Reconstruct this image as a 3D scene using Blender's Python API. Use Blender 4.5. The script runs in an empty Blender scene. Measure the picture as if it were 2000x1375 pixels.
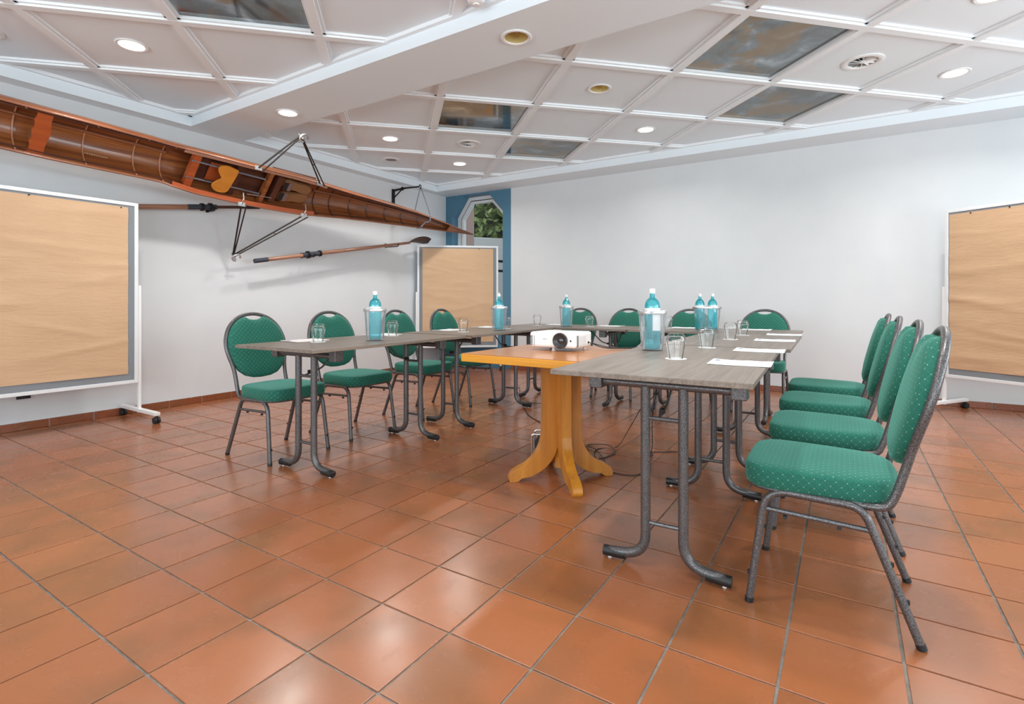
import bpy, bmesh, math, random
from math import sin, cos, pi, radians, sqrt, hypot
from mathutils import Vector, Matrix
random.seed(7)

# ------------------------------------------------------------------ camera, world, lights, exposure
scn = bpy.context.scene
C = scn.collection
HC = 1.0073
cam_d = bpy.data.cameras.new('camera')
cam_d.sensor_width = 36.0
cam_d.lens = 36.0 * 1020.25 / 2000.0
cam_d.shift_y = -(687.5 - 588.13) / 2000.0
cam_d.clip_start = 0.05
cam = bpy.data.objects.new('camera', cam_d)
cam.location = (0, 0, HC)
cam.rotation_euler = (radians(90), 0, radians(32.587))
C.objects.link(cam)
scn.camera = cam

world = bpy.data.worlds.new('world')
scn.world = world
world.use_nodes = True
bg = world.node_tree.nodes['Background']
bg.inputs[0].default_value = (0.80, 0.90, 1.0, 1)
bg.inputs[1].default_value = 1.3

scn.view_settings.view_transform = 'Standard'
scn.view_settings.look = 'None'
scn.view_settings.exposure = 0.0
scn.view_settings.gamma = 1.0
scn.view_settings.use_curve_mapping = False
scn.cycles.max_bounces = 8
scn.cycles.diffuse_bounces = 5
scn.cycles.transparent_max_bounces = 16
scn.cycles.use_adaptive_sampling = True
scn.cycles.adaptive_threshold = 0.02
scn.cycles.caustics_reflective = False
scn.cycles.caustics_refractive = False
scn.cycles.sample_clamp_indirect = 6.0

XL, XR, YF, YB = -5.424, 3.2, -2.9, 6.509      # room
ZS, ZB, ZP = 2.678, 2.765, 2.792               # soffit, ceiling bars, ceiling panels
FILL_COL = (0.87, 0.965, 1.0)
WARM = (1.0, 0.98, 0.94)

def area_light(name, loc, rot, sx, sy, power, col, spread=180):
    d = bpy.data.lights.new(name, 'AREA')
    d.shape = 'RECTANGLE'; d.size = sx; d.size_y = sy
    d.energy = power; d.color = col; d.spread = radians(spread)
    o = bpy.data.objects.new(name, d)
    o.location = loc; o.rotation_euler = rot
    C.objects.link(o)
    return o
# fill lights at added, unseen windows behind and beside the camera, aimed up
FILL_WIN_FRONT = [(-4.6, -2.6), (-2.2, -0.2), (0.2, 2.2)]
FILL_WIN_RIGHT = [(-2.3, -0.2), (0.3, 2.4), (2.9, 5.0)]  # third band added to brighten the right of the floor
for i, (a, b) in enumerate(FILL_WIN_FRONT):
    area_light('fill_front', ((a + b) / 2, YF - 0.22, 1.55), (radians(118), 0, 0), b - a - .1, 1.7, 78, FILL_COL)
for i, (a, b) in enumerate(FILL_WIN_RIGHT):
    area_light('fill_right', (XR + 0.22, (a + b) / 2, 1.55), (radians(118), 0, radians(90)), b - a - .1, 1.7, (64, 70, 88)[i], FILL_COL)
LAMP_POWER = 12.0

# ------------------------------------------------------------------ node helpers and materials
class NT:
    def __init__(s, name):
        s.m = bpy.data.materials.new(name); s.m.use_nodes = True
        s.t = s.m.node_tree; s.n = s.t.nodes; s.l = s.t.links
        s.b = s.n['Principled BSDF']; s.out = s.n['Material Output']
    def add(s, typ, **kw):
        n = s.n.new(typ)
        for k, v in kw.items(): setattr(n, k, v)
        return n
    def link(s, a, b): s.l.new(a, b)
    def set(s, **kw):
        for k, v in kw.items():
            k = k.replace('_', ' ')
            if isinstance(v, tuple) and len(v) == 3: v = v + (1,)
            s.b.inputs[k].default_value = v
        return s
    def math(s, op, a, b=None, c=None):
        n = s.add('ShaderNodeMath', operation=op)
        for i, v in enumerate((a, b, c)):
            if v is None: continue
            if isinstance(v, (int, float)): n.inputs[i].default_value = v
            else: s.link(v, n.inputs[i])
        return n.outputs[0]
    def obj_co(s): return s.add('ShaderNodeTexCoord').outputs['Object']
    def pos(s): return s.add('ShaderNodeNewGeometry').outputs['Position']
    def mapping(s, vec, scale=(1, 1, 1), rot=(0, 0, 0), loc=(0, 0, 0)):
        n = s.add('ShaderNodeMapping')
        n.inputs['Scale'].default_value = scale; n.inputs['Rotation'].default_value = rot; n.inputs['Location'].default_value = loc
        s.link(vec, n.inputs['Vector']); return n.outputs[0]
    def noise(s, vec, scale, detail=3, rough=.5, dist=0):
        n = s.add('ShaderNodeTexNoise')
        n.inputs['Scale'].default_value = scale; n.inputs['Detail'].default_value = detail
        n.inputs['Roughness'].default_value = rough; n.inputs['Distortion'].default_value = dist
        s.link(vec, n.inputs['Vector']); return n.outputs['Fac']
    def ramp(s, fac, stops):
        n = s.add('ShaderNodeValToRGB')
        e = n.color_ramp.elements
        while len(e) < len(stops): e.new(.5)
        for el, (p, c) in zip(e, stops):
            el.position = p; el.color = (c[0], c[1], c[2], 1) if len(c) == 3 else c
        s.link(fac, n.inputs[0]); return n.outputs[0]
    def mix(s, fac, a, b, blend='MIX'):
        n = s.add('ShaderNodeMix', data_type='RGBA', blend_type=blend)
        for sock, v in ((n.inputs[0], fac), (n.inputs[6], a), (n.inputs[7], b)):
            if isinstance(v, (int, float)): sock.default_value = v
            elif isinstance(v, tuple): sock.default_value = v + (1,) if len(v) == 3 else v
            else: s.link(v, sock)
        return n.outputs[2]
    def col(s, c): s.link(c, s.b.inputs['Base Color']); return s
    def bump(s, h, strength=.3, dist=.01):
        n = s.add('ShaderNodeBump'); n.inputs['Strength'].default_value = strength; n.inputs['Distance'].default_value = dist
        s.link(h, n.inputs['Height']); s.link(n.outputs[0], s.b.inputs['Normal']); return s

M = {}
def plain(name, c, rough=.5, metal=0, **kw):
    t = NT(name); t.set(Base_Color=c, Roughness=rough, Metallic=metal, **kw); M[name] = t.m; return t

def wallmat():
    t = NT('wall_paint'); p = t.pos()
    n = t.noise(p, 3.0, 4)
    t.col(t.ramp(n, [(.3, (.695, .715, .735)), (.7, (.725, .745, .76))])); t.set(Roughness=.75)
    t.bump(t.noise(p, 160, 3), .06, .004); M['wall'] = t.m
wallmat()
plain('ceil', (.83, .895, .945), .55)
plain('ceil_bar', (.87, .905, .935), .45)
plain('white_gloss', (.85, .85, .85), .3)
plain('white_plastic', (.86, .86, .86), .35)
plain('black', (.012, .012, .013), .45)
plain('black_rubber', (.018, .018, .019), .6)
plain('cable', (.015, .014, .014), .5)
plain('white_cable', (.75, .75, .75), .5)
plain('blue_paint', (.075, .20, .30), .45)
plain('felt', (.24, .26, .28), .9)
plain('alu', (.62, .64, .66), .32, .85)
plain('board_frame', (.80, .82, .83), .35)
plain('chrome', (.75, .75, .76), .18, 1.0)
plain('brass', (.80, .66, .30), .28, .45)
plain('sheet', (.90, .90, .90), .6)
plain('sheet_pink', (.86, .80, .78), .6)
plain('mark_blue', (.18, .25, .45), .6)
plain('mark_grey', (.45, .46, .48), .6)
plain('label_white', (.86, .86, .85), .45)
plain('blue_plastic', (.05, .18, .50), .4)
plain('dark_iron', (.02, .019, .018), .5, .6)
plain('rig_steel', (.055, .045, .04), .4, .7)
plain('oar_leather', (.03, .035, .05), .5)
plain('blade', (.05, .03, .028), .3)
plain('slide_metal', (.32, .32, .38), .3, .8)
plain('shoe_leather', (.26, .12, .05), .5)
plain('grille', (.30, .28, .27), .6)
plain('lens_glass', (.01, .01, .015), .05, 0, Coat_Weight=1.0)
plain('lens_ring', (.03, .03, .034), .3)
plain('ground_out', (.45, .45, .44), .9)
plain('stone_out', (.50, .49, .47), .9)
plain('clay_out', (.46, .30, .25), .9)
plain('vent_grey', (.55, .55, .56), .5)
plain('trunk', (.16, .12, .08), .9)

def emit(name, c, s):
    t = NT(name); t.set(Base_Color=c, Roughness=.4); t.b.inputs['Emission Color'].default_value = c + (1,); t.b.inputs['Emission Strength'].default_value = s; M[name] = t.m
emit('lamp_on', (1.0, .95, .84), 7.0)

def tile_mat(name, pitch, org, skirting=False):
    t = NT(name); p = t.pos()
    mp = t.mapping(p, (1 / pitch,) * 3, (0, 0, 0), (-org[0] / pitch, -org[1] / pitch, 0))
    fl = t.add('ShaderNodeVectorMath', operation='FLOOR'); t.link(mp, fl.inputs[0])
    wn = t.add('ShaderNodeTexWhiteNoise', noise_dimensions='2D'); t.link(fl.outputs[0], wn.inputs['Vector'])
    base = t.ramp(wn.outputs['Value'], [(0, (.315, .101, .037)), (.5, (.345, .113, .042)), (1, (.385, .131, .051))])
    if skirting: base = t.ramp(wn.outputs['Value'], [(0, (.20, .052, .020)), (1, (.27, .074, .028))])
    # flame marks of the firing: dark brown clouds, shifted per tile
    off = t.add('ShaderNodeVectorMath', operation='MULTIPLY_ADD')
    t.link(wn.outputs['Color'], off.inputs[0]); off.inputs[1].default_value = (9, 9, 9); t.link(p, off.inputs[2])
    n1 = t.noise(off.outputs[0], 3.0, 2, .5)
    f1 = t.ramp(n1, [(.46, (0, 0, 0)), (.64, (1, 1, 1))])
    c = t.mix(t.math('MULTIPLY', f1, .55), base, (.20, .088, .035))
    n2 = t.noise(p, 55, 4, .7)
    c = t.mix(.05, c, t.ramp(n2, [(.3, (.18, .07, .03)), (.7, (.6, .22, .09))]), 'MIX')
    t.col(c)
    r = t.ramp(t.noise(p, 9, 3), [(.3, (.23,) * 3), (.7, (.29,) * 3)])
    t.link(r, t.b.inputs['Roughness']); t.set(IOR=1.6, Coat_Weight=.25, Coat_Roughness=.22)
    t.bump(t.noise(p, 120, 3, .5), .02, .002)
    M[name] = t.m
TP = 0.288
TO = (-1.8791, 0.65866)
tile_mat('tile', TP, TO)
tile_mat('skirting', TP, (TO[0] + .1, TO[1] + .07), True)
def grout():
    t = NT('grout'); p = t.pos()
    t.col(t.ramp(t.noise(p, 30, 4), [(.3, (.20, .175, .15)), (.7, (.32, .285, .25))])); t.set(Roughness=.9); M['grout'] = t.m
grout()

def table_wood():
    t = NT('table_laminate'); o = t.obj_co()
    m = t.mapping(o, (1.6, 34, 34)); n = t.noise(m, 1.0, 6, .65, .4)
    c = t.ramp(n, [(.28, (.105, .076, .058)), (.45, (.185, .142, .112)), (.6, (.245, .195, .157)), (.78, (.34, .28, .232))])
    m2 = t.mapping(o, (3, 140, 140)); n2 = t.noise(m2, 1.0, 3)
    c = t.mix(.25, c, t.ramp(n2, [(.3, (.09, .068, .052)), (.7, (.36, .30, .25))]))
    t.col(c); t.set(Roughness=.36); M['table_wood'] = t.m
table_wood()
def wood(name, stops, sc, rough, coat=0, axis=(1.5, 22, 22)):
    t = NT(name); o = t.obj_co()
    n = t.noise(t.mapping(o, axis), sc, 5, .6, .6)
    t.col(t.ramp(n, stops)); t.set(Roughness=rough, Coat_Weight=coat, Coat_Roughness=.12); M[name] = t.m
wood('orange_edge', [(.3, (.62, .25, .018)), (.7, (.80, .36, .035))], 1.2, .3, .3)
wood('orange_top', [(.3, (.42, .155, .045)), (.7, (.55, .23, .075))], 1.2, .3, .2)
wood('orange_leg', [(.25, (.40, .135, .012)), (.5, (.55, .21, .022)), (.75, (.68, .29, .035))], 1.3, .28, .4, (14, 14, 1.2))
wood('mahogany', [(.25, (.10, .028, .010)), (.45, (.21, .062, .02)), (.6, (.32, .105, .03)), (.8, (.44, .17, .055))], 1.0, .32, .5, (26, 0.8, 26))
wood('mahogany_red', [(.3, (.36, .07, .02)), (.7, (.50, .11, .03))], 1.0, .35, .4, (20, 1, 20))
wood('mahogany_red2', [(.3, (.20, .065, .03)), (.7, (.32, .12, .06))], 1.0, .35, .4, (20, .8, 20))
wood('mahogany_light', [(.3, (.40, .17, .09)), (.7, (.56, .27, .16))], 1.0, .35, .4, (20, .8, 20))
wood('mahogany_dark', [(.3, (.05, .018, .012)), (.7, (.11, .035, .02))], 1.0, .35, .3, (20, .8, 20))
wood('seat_wood', [(.3, (.50, .17, .02)), (.7, (.62, .24, .035))], 1.0, .35, .4, (20, 3, 20))
plain('oar_wood_pale', (.50, .30, .18), .5)
wood('oar_wood', [(.3, (.24, .10, .055)), (.7, (.42, .20, .12))], 1.0, .35, .4, (18, 1.0, 18))

def hammer():
    t = NT('hammered_metal'); o = t.obj_co()
    v = t.add('ShaderNodeTexVoronoi'); v.inputs['Scale'].default_value = 320; t.link(o, v.inputs['Vector'])
    c = t.ramp(v.outputs['Distance'], [(.1, (.26, .25, .255)), (.6, (.085, .08, .082))])
    t.col(c); t.set(Roughness=.34, Metallic=.55); t.bump(v.outputs['Distance'], .25, .001); M['hammer'] = t.m
hammer()

def fabric():
    t = NT('green_fabric'); o = t.obj_co()
    g = t.add('ShaderNodeNewGeometry')
    tr = t.add('ShaderNodeVectorTransform', vector_type='NORMAL', convert_from='WORLD', convert_to='OBJECT'); t.link(g.outputs['True Normal'], tr.inputs[0])
    sx = t.add('ShaderNodeSeparateXYZ'); t.link(tr.outputs[0], sx.inputs[0])
    so = t.add('ShaderNodeSeparateXYZ'); t.link(o, so.inputs[0])
    up = t.math('GREATER_THAN', t.math('ABSOLUTE', sx.outputs[2]), .6)
    fx = t.math('GREATER_THAN', t.math('ABSOLUTE', sx.outputs[0]), .6)
    # u: y when facing up or facing x, else x ; v: x when facing up, else z
    u = t.math('ADD', t.math('MULTIPLY', so.outputs[1], t.math('MAXIMUM', up, fx)), t.math('MULTIPLY', so.outputs[0], t.math('SUBTRACT', 1, t.math('MAXIMUM', up, fx))))
    v = t.math('ADD', t.math('MULTIPLY', so.outputs[0], up), t.math('MULTIPLY', so.outputs[2], t.math('SUBTRACT', 1, up)))
    S = 34.0
    a = t.math('MULTIPLY', t.math('ADD', u, v), S); b = t.math('MULTIPLY', t.math('SUBTRACT', u, v), S)
    da = t.math('SUBTRACT', t.math('FRACT', t.math('ADD', a, 50.25)), .5); db = t.math('SUBTRACT', t.math('FRACT', t.math('ADD', b, 50.25)), .5)
    d = t.math('SQRT', t.math('ADD', t.math('MULTIPLY', da, da), t.math('MULTIPLY', db, db)))
    dot = t.math('LESS_THAN', d, .065)
    line = t.math('LESS_THAN', t.math('MINIMUM', t.math('ABSOLUTE', da), t.math('ABSOLUTE', db)), .03)
    n = t.noise(o, 420, 3, .7)
    base = t.ramp(n, [(.3, (.004, .085, .058)), (.7, (.016, .175, .122))])
    c = t.mix(t.math('MULTIPLY', line, .35), base, (.03, .26, .19))
    c = t.mix(t.math('MULTIPLY', dot, .75), c, (.55, .62, .45))
    t.col(c); t.set(Roughness=.85, Sheen_Weight=.35, Sheen_Roughness=.4); t.b.inputs['Sheen Tint'].default_value = (.35, .9, .75, 1)
    t.bump(n, .3, .002); M['fabric'] = t.m
fabric()

def kraft():
    t = NT('kraft_paper'); o = t.obj_co()
    n = t.noise(o, 2.0, 3)
    c = t.ramp(n, [(.3, (.60, .385, .225)), (.7, (.65, .425, .255))])
    t.col(c); t.set(Roughness=.62)
    t.bump(t.noise(t.mapping(o, (7, 7, 34)), 1.0, 4, .6, .8), .30, .012); M['kraft'] = t.m
kraft()

def mirror():
    t = NT('antique_mirror'); p = t.pos()
    n = t.noise(p, 3.2, 5, .6, .6); n2 = t.noise(t.mapping(p, (1, 1, 1), (0, 0, 0), (5, 2, 0)), 2.6, 4, .6, .8)
    c1 = t.ramp(n, [(.35, (.15, .135, .115)), (.55, (.22, .24, .25)), (.72, (.50, .54, .57))])
    f = t.ramp(n2, [(.50, (0, 0, 0)), (.60, (1, 1, 1))])
    c = t.mix(t.math('MULTIPLY', f, .7), c1, (.30, .185, .085))
    t.col(c); t.set(Metallic=.85, Roughness=.07); M['mirror'] = t.m
mirror()

def glassy(name, tint, facing_col=(1, 1, 1), rough=.02, blend=.35, base=.06, diffuse=None):
    t = NT(name)
    tr = t.add('ShaderNodeBsdfTransparent'); tr.inputs[0].default_value = tint + (1,)
    gl = t.add('ShaderNodeBsdfGlossy'); gl.inputs[0].default_value = facing_col + (1,); gl.inputs['Roughness'].default_value = rough
    lw = t.add('ShaderNodeLayerWeight'); lw.inputs[0].default_value = blend
    f = t.math('ADD', t.math('MULTIPLY', lw.outputs['Fresnel'], .8), base)
    mx = t.add('ShaderNodeMixShader'); t.link(f, mx.inputs[0]); t.link(tr.outputs[0], mx.inputs[1]); t.link(gl.outputs[0], mx.inputs[2])
    last = mx.outputs[0]
    if diffuse:
        df = t.add('ShaderNodeBsdfDiffuse'); df.inputs[0].default_value = diffuse[0] + (1,)
        tl = t.add('ShaderNodeBsdfTranslucent'); tl.inputs[0].default_value = diffuse[0] + (1,)
        a = t.add('ShaderNodeMixShader'); a.inputs[0].default_value = .5; t.link(df.outputs[0], a.inputs[1]); t.link(tl.outputs[0], a.inputs[2])
        m2 = t.add('ShaderNodeMixShader'); m2.inputs[0].default_value = diffuse[1]; t.link(last, m2.inputs[1]); t.link(a.outputs[0], m2.inputs[2])
        last = m2.outputs[0]
    t.link(last, t.out.inputs['Surface']); M[name] = t.m
glassy('clear_glass', (.992, .996, .996), rough=.02, blend=.16, base=.02)
glassy('window_glass', (.93, .95, .95), rough=.01, blend=.1, base=.02)
glassy('acrylic', (.985, .985, .99), rough=.10, blend=.15, base=.02, diffuse=((.85, .87, .92), .10))
glassy('teal_glass', (.36, .93, .97), rough=.02, blend=.35, base=.06, diffuse=((.02, .66, .78), .22))

def foliage():
    t = NT('hedge_leaf'); p = t.pos()
    t.col(t.ramp(t.noise(p, 5, 4), [(.3, (.12, .17, .05)), (.55, (.26, .34, .10)), (.75, (.60, .60, .28))])); t.set(Roughness=.6); M['leaf'] = t.m
foliage()
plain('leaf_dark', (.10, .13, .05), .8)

# ------------------------------------------------------------------ mesh helpers
class MB:
    def __init__(s): s.v = []; s.f = []
    def add(s, vs, fs):
        o = len(s.v); s.v += [tuple(v) for v in vs]; s.f += [tuple(i + o for i in f) for f in fs]; return s
    def box(s, c, d, rz=0.0, rot=None):
        x, y, z = d[0] / 2, d[1] / 2, d[2] / 2
        R_ = rot if rot is not None else Matrix.Rotation(rz, 3, 'Z')
        vs = [Vector(c) + R_ @ Vector(q) for q in ((-x, -y, -z), (x, -y, -z), (x, y, -z), (-x, y, -z), (-x, -y, z), (x, -y, z), (x, y, z), (-x, y, z))]
        return s.add(vs, [(3, 2, 1, 0), (4, 5, 6, 7), (0, 1, 5, 4), (1, 2, 6, 5), (2, 3, 7, 6), (3, 0, 4, 7)])
    def prism(s, poly, fn0, fn1):
        n = len(poly)
        return s.add([fn0(*p) for p in poly] + [fn1(*p) for p in poly],
                     [tuple(reversed(range(n))), tuple(range(n, 2 * n))] + [(i, (i + 1) % n, n + (i + 1) % n, n + i) for i in range(n)])
    def tube(s, pts, r, n=10, caps=True, closed=False, flat=1.0):
        P = [Vector(p) for p in pts]; m = len(P)
        rr = r if isinstance(r, (list, tuple)) else [r] * m
        ups = None; rings = []
        for i in range(m):
            a = P[(i - 1) % m] if (i > 0 or closed) else P[0]; b = P[(i + 1) % m] if (i < m - 1 or closed) else P[-1]
            t = (b - a)
            t = t.normalized() if t.length > 1e-9 else Vector((0, 0, 1))
            if ups is None:
                ref = Vector((0, 0, 1)) if abs(t.z) < .9 else Vector((1, 0, 0))
                u = t.cross(ref).normalized()
            else:
                u = (ups - t * ups.dot(t)).normalized()
            ups = u; w = t.cross(u)
            rings.append([P[i] + (u * cos(2 * pi * k / n) * flat + w * sin(2 * pi * k / n)) * rr[i] for k in range(n)])
        vs = [v for ring in rings for v in ring]; fs = []
        for i in range(m if closed else m - 1):
            j = (i + 1) % m
            for k in range(n):
                fs.append((i * n + k, i * n + (k + 1) % n, j * n + (k + 1) % n, j * n + k))
        if caps and not closed:
            fs.append(tuple(reversed(range(n)))); fs.append(tuple(range((m - 1) * n, m * n)))
        return s.add(vs, fs)
    def lathe(s, prof, n=20, c=(0, 0, 0), sx=1.0, close=False, caps=True):
        vs = []; fs = []
        for r, z in prof:
            for k in range(n):
                a = 2 * pi * k / n; vs.append((c[0] + r * cos(a) * sx, c[1] + r * sin(a), c[2] + z))
        m = len(prof)
        for i in range(m - 1 + (1 if close else 0)):
            j = (i + 1) % m
            for k in range(n): fs.append((i * n + k, i * n + (k + 1) % n, j * n + (k + 1) % n, j * n + k))
        if not close and caps:
            if prof[0][0] > 1e-5: fs.append(tuple(reversed(range(n))))
            if prof[-1][0] > 1e-5: fs.append(tuple(range((m - 1) * n, m * n)))
        return s.add(vs, fs)
    def disc(s, c, r, axis, n=16, h=.004):
        A = Vector(axis).normalized(); ref = Vector((0, 0, 1)) if abs(A.z) < .9 else Vector((1, 0, 0))
        u = A.cross(ref).normalized(); w = A.cross(u); c = Vector(c)
        vs = [c + (u * cos(2 * pi * k / n) + w * sin(2 * pi * k / n)) * r for k in range(n)]
        return s.add(vs + [v + A * h for v in vs], [tuple(reversed(range(n))), tuple(range(n, 2 * n))] + [(k, (k + 1) % n, n + (k + 1) % n, n + k) for k in range(n)])
    def build(s, name, mat, parent=None, smooth=None, bevel=0, loc=None, seg=2):
        me = bpy.data.meshes.new(name); me.from_pydata(s.v, [], s.f)
        bm = bmesh.new(); bm.from_mesh(me); bmesh.ops.recalc_face_normals(bm, faces=bm.faces); bm.to_mesh(me); bm.free()
        me.materials.append(M[mat] if isinstance(mat, str) else mat)
        if smooth is not None:
            me.shade_smooth(); me.set_sharp_from_angle(angle=radians(smooth))
        o = bpy.data.objects.new(name, me); C.objects.link(o)
        if parent is not None: o.parent = parent
        if loc is not None: o.location = loc
        if bevel:
            b = o.modifiers.new('bevel', 'BEVEL'); b.width = bevel; b.segments = seg; b.limit_method = 'ANGLE'; b.angle_limit = radians(40)
        return o

def box(name, c, d, mat, parent=None, rz=0, bevel=0):
    return MB().box(c, d, rz).build(name, mat, parent, bevel=bevel)
def tag(o, label=None, cat=None, group=None, kind=None):
    if label: o['label'] = label
    if cat: o['category'] = cat
    if group: o['group'] = group
    if kind: o['kind'] = kind
    return o
def thing(name, label, cat, loc=(0, 0, 0), rz=0, group=None):
    o = bpy.data.objects.new(name, None); o.empty_display_size = .1; C.objects.link(o)
    o.location = loc; o.rotation_euler = (0, 0, rz)
    return tag(o, label, cat, group)
def dup(root, loc, rz, label, group=None):
    r = root.copy(); C.objects.link(r); r.location = loc; r.rotation_euler = (0, 0, rz); r['label'] = label
    if group: r['group'] = group
    for ch in list(root.children):
        c = ch.copy(); C.objects.link(c); c.parent = r
        for g in list(ch.children):
            d = g.copy(); C.objects.link(d); d.parent = c
    return r
def catmull(pts, n=5):
    P = [Vector(p) for p in pts]; out = []
    for i in range(len(P) - 1):
        p0 = P[max(i - 1, 0)]; p1 = P[i]; p2 = P[i + 1]; p3 = P[min(i + 2, len(P) - 1)]
        for k in range(n):
            t = k / n
            out.append(.5 * ((2 * p1) + (p2 - p0) * t + (2 * p0 - 5 * p1 + 4 * p2 - p3) * t * t + (3 * p1 - p0 - 3 * p2 + p3) * t ** 3))
    out.append(P[-1]); return out
def rounded(pts, r, n=5):
    P = [Vector(p) for p in pts]; out = [P[0]]
    for i in range(1, len(P) - 1):
        a, b, c = P[i - 1], P[i], P[i + 1]
        rr = min(r, (a - b).length * .49, (c - b).length * .49)
        s = b + (a - b).normalized() * rr; e = b + (c - b).normalized() * rr
        for k in range(n + 1):
            t = k / n; out.append(s * (1 - t) ** 2 + b * 2 * t * (1 - t) + e * t * t)
    out.append(P[-1]); return out
def clip(poly, x0, x1, y0, y1):
    def half(P, f):
        out = []
        for i in range(len(P)):
            a, b = P[i], P[(i + 1) % len(P)]; fa, fb = f(a), f(b)
            if fa >= 0: out.append(a)
            if (fa >= 0) != (fb >= 0):
                t = fa / (fa - fb); out.append((a[0] + (b[0] - a[0]) * t, a[1] + (b[1] - a[1]) * t))
        return out
    for f in (lambda p: p[0] - x0, lambda p: x1 - p[0], lambda p: p[1] - y0, lambda p: y1 - p[1]):
        if len(poly) < 3: return []
        poly = half(poly, f)
    out = []
    for q in poly:
        if not out or hypot(q[0] - out[-1][0], q[1] - out[-1][1]) > 1e-5: out.append(q)
    if len(out) > 1 and hypot(out[0][0] - out[-1][0], out[0][1] - out[-1][1]) < 1e-5: out.pop()
    return out if len(out) >= 3 else []

# ------------------------------------------------------------------ room shell
def struct(o): o['kind'] = 'structure'; return o
floor = struct(box('floor', ((XL + XR) / 2, (YF + YB) / 2, -.055), (XR - XL + .3, YB - YF + .3, .10), 'grout'))
def tile_mesh(mb, x, y, sx, sy):
    g = .0040; x0, x1, y0, y1 = x + g, x + sx - g, y + g, y + sy - g; c = .0010
    mb.add([(x0, y0, -.006), (x1, y0, -.006), (x1, y1, -.006), (x0, y1, -.006), (x0 + c * .3, y0 + c * .3, -.0012), (x1 - c * .3, y0 + c * .3, -.0012), (x1 - c * .3, y1 - c * .3, -.0012), (x0 + c * .3, y1 - c * .3, -.0012),
            (x0 + c, y0 + c, 0), (x1 - c, y0 + c, 0), (x1 - c, y1 - c, 0), (x0 + c, y1 - c, 0)],
           [(8, 9, 10, 11)] + [(i, (i + 1) % 4, 4 + (i + 1) % 4, 4 + i) for i in range(4)] + [(4 + i, 4 + (i + 1) % 4, 8 + (i + 1) % 4, 8 + i) for i in range(4)])
CY, SY = cos(radians(32.587)), sin(radians(32.587))
def pix(X, Y, Z):
    d = -SY * X + CY * Y
    if d < .2: return None
    return (1000 + 1020.25 * (CY * X + SY * Y) / d, 588.13 - 1020.25 * (Z - HC) / d, d)
tiles = []
i0, i1 = int((XL - TO[0]) / TP) - 1, int((XR - TO[0]) / TP) + 1
j0, j1 = int((YF - TO[1]) / TP) - 1, int((YB - TO[1]) / TP) + 1
for i in range(i0, i1 + 1):
    for j in range(j0, j1 + 1):
        x, y = TO[0] + i * TP, TO[1] + j * TP
        xa, xb, ya, yb = max(x, XL), min(x + TP, XR), max(y, YF), min(y + TP, YB)
        if xb - xa < .03 or yb - ya < .03: continue
        full = abs(xb - xa - TP) < 1e-6 and abs(yb - ya - TP) < 1e-6
        p = pix(x + TP / 2, y + TP / 2, 0)
        vis = p is not None and any((q := pix(x + a * TP, y + b * TP, 0)) and -20 < q[0] < 2020 and q[1] < 1395 for a in (0, .5, 1) for b in (0, .5, 1))
        tiles.append((p[2] if (vis and full) else 99, xa, ya, xb - xa, yb - ya, full))
tiles.sort()
mb1 = MB(); tile_mesh(mb1, -TP / 2, -TP / 2, TP, TP)
field = MB(); proto_tile = None; nt = 0
for d, x, y, sx, sy, full in tiles:
    if d < 90 and nt < 300:
        nt += 1
        if proto_tile is None:
            proto_tile = mb1.build('tile', 'tile', floor); o = proto_tile
        else:
            o = proto_tile.copy(); C.objects.link(o)
        o.location = (x + TP / 2, y + TP / 2, random.uniform(-.0006, 0))
    else:
        tile_mesh(field, x, y, sx, sy)
tag(field.build('tile_field', 'tile', floor), kind='stuff')

T_ = .15
struct(box('wall_left', (XL - T_ / 2, (YF + YB) / 2, 1.55), (T_, YB - YF + .6, 3.1), 'wall'))
WX = -4.179
struct(box('wall_back', ((WX + XR) / 2 + .1, YB + T_ / 2, 1.55), (XR - WX + .2, T_, 3.1), 'wall'))
def wall_with_windows(name, along, lo, hi, wins, zlo, zhi, pos, outward):
    mb = MB()
    def seg(a, b, z0, z1):
        if along == 'x': mb.box(((a + b) / 2, pos + outward * T_ / 2, (z0 + z1) / 2), (b - a, T_, z1 - z0))
        else: mb.box((pos + outward * T_ / 2, (a + b) / 2, (z0 + z1) / 2), (T_, b - a, z1 - z0))
    seg(lo, hi, 0, zlo); seg(lo, hi, zhi, 3.1)
    e = lo
    for a, b in wins: seg(e, a, zlo, zhi); e = b
    seg(e, hi, zlo, zhi)
    return struct(mb.build(name, 'wall'))
wall_with_windows('wall_front', 'x', XL - .1, XR + .1, FILL_WIN_FRONT, .65, 2.45, YF, -1)
wall_with_windows('wall_right', 'y', YF - .1, YB + .1, FILL_WIN_RIGHT, .65, 2.45, XR, 1)
wn = 2
for along, wins, pos, out in (('x', FILL_WIN_FRONT, YF, -1), ('y', FILL_WIN_RIGHT, XR, 1)):
    for a, b in wins:
        fr = MB(); w = .055; zc, h = 1.55, 1.8; m = (a + b) / 2; p = pos + out * .06
        for (u0, u1, z0, z1) in ((a, a + w, .65, 2.45), (b - w, b, .65, 2.45), (a + w, b - w, .65, .65 + w), (a + w, b - w, 2.45 - w, 2.45), (m - w / 2, m + w / 2, .65 + w, 2.45 - w)):
            c = ((u0 + u1) / 2, p, (z0 + z1) / 2) if along == 'x' else (p, (u0 + u1) / 2, (z0 + z1) / 2)
            d = (u1 - u0, .06, z1 - z0) if along == 'x' else (.06, u1 - u0, z1 - z0)
            fr.box(c, d)
        wo = struct(fr.build('window_%d' % wn, 'white_gloss')); wn += 1  # unseen window, added as an opening for the fill lights
        g = MB()
        if along == 'x': g.box((m, p, zc), (b - a - 2 * w, .008, h - 2 * w))
        else: g.box((p, m, zc), (.008, b - a - 2 * w, h - 2 * w))
        g.build('pane', 'window_glass', wo)

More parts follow.
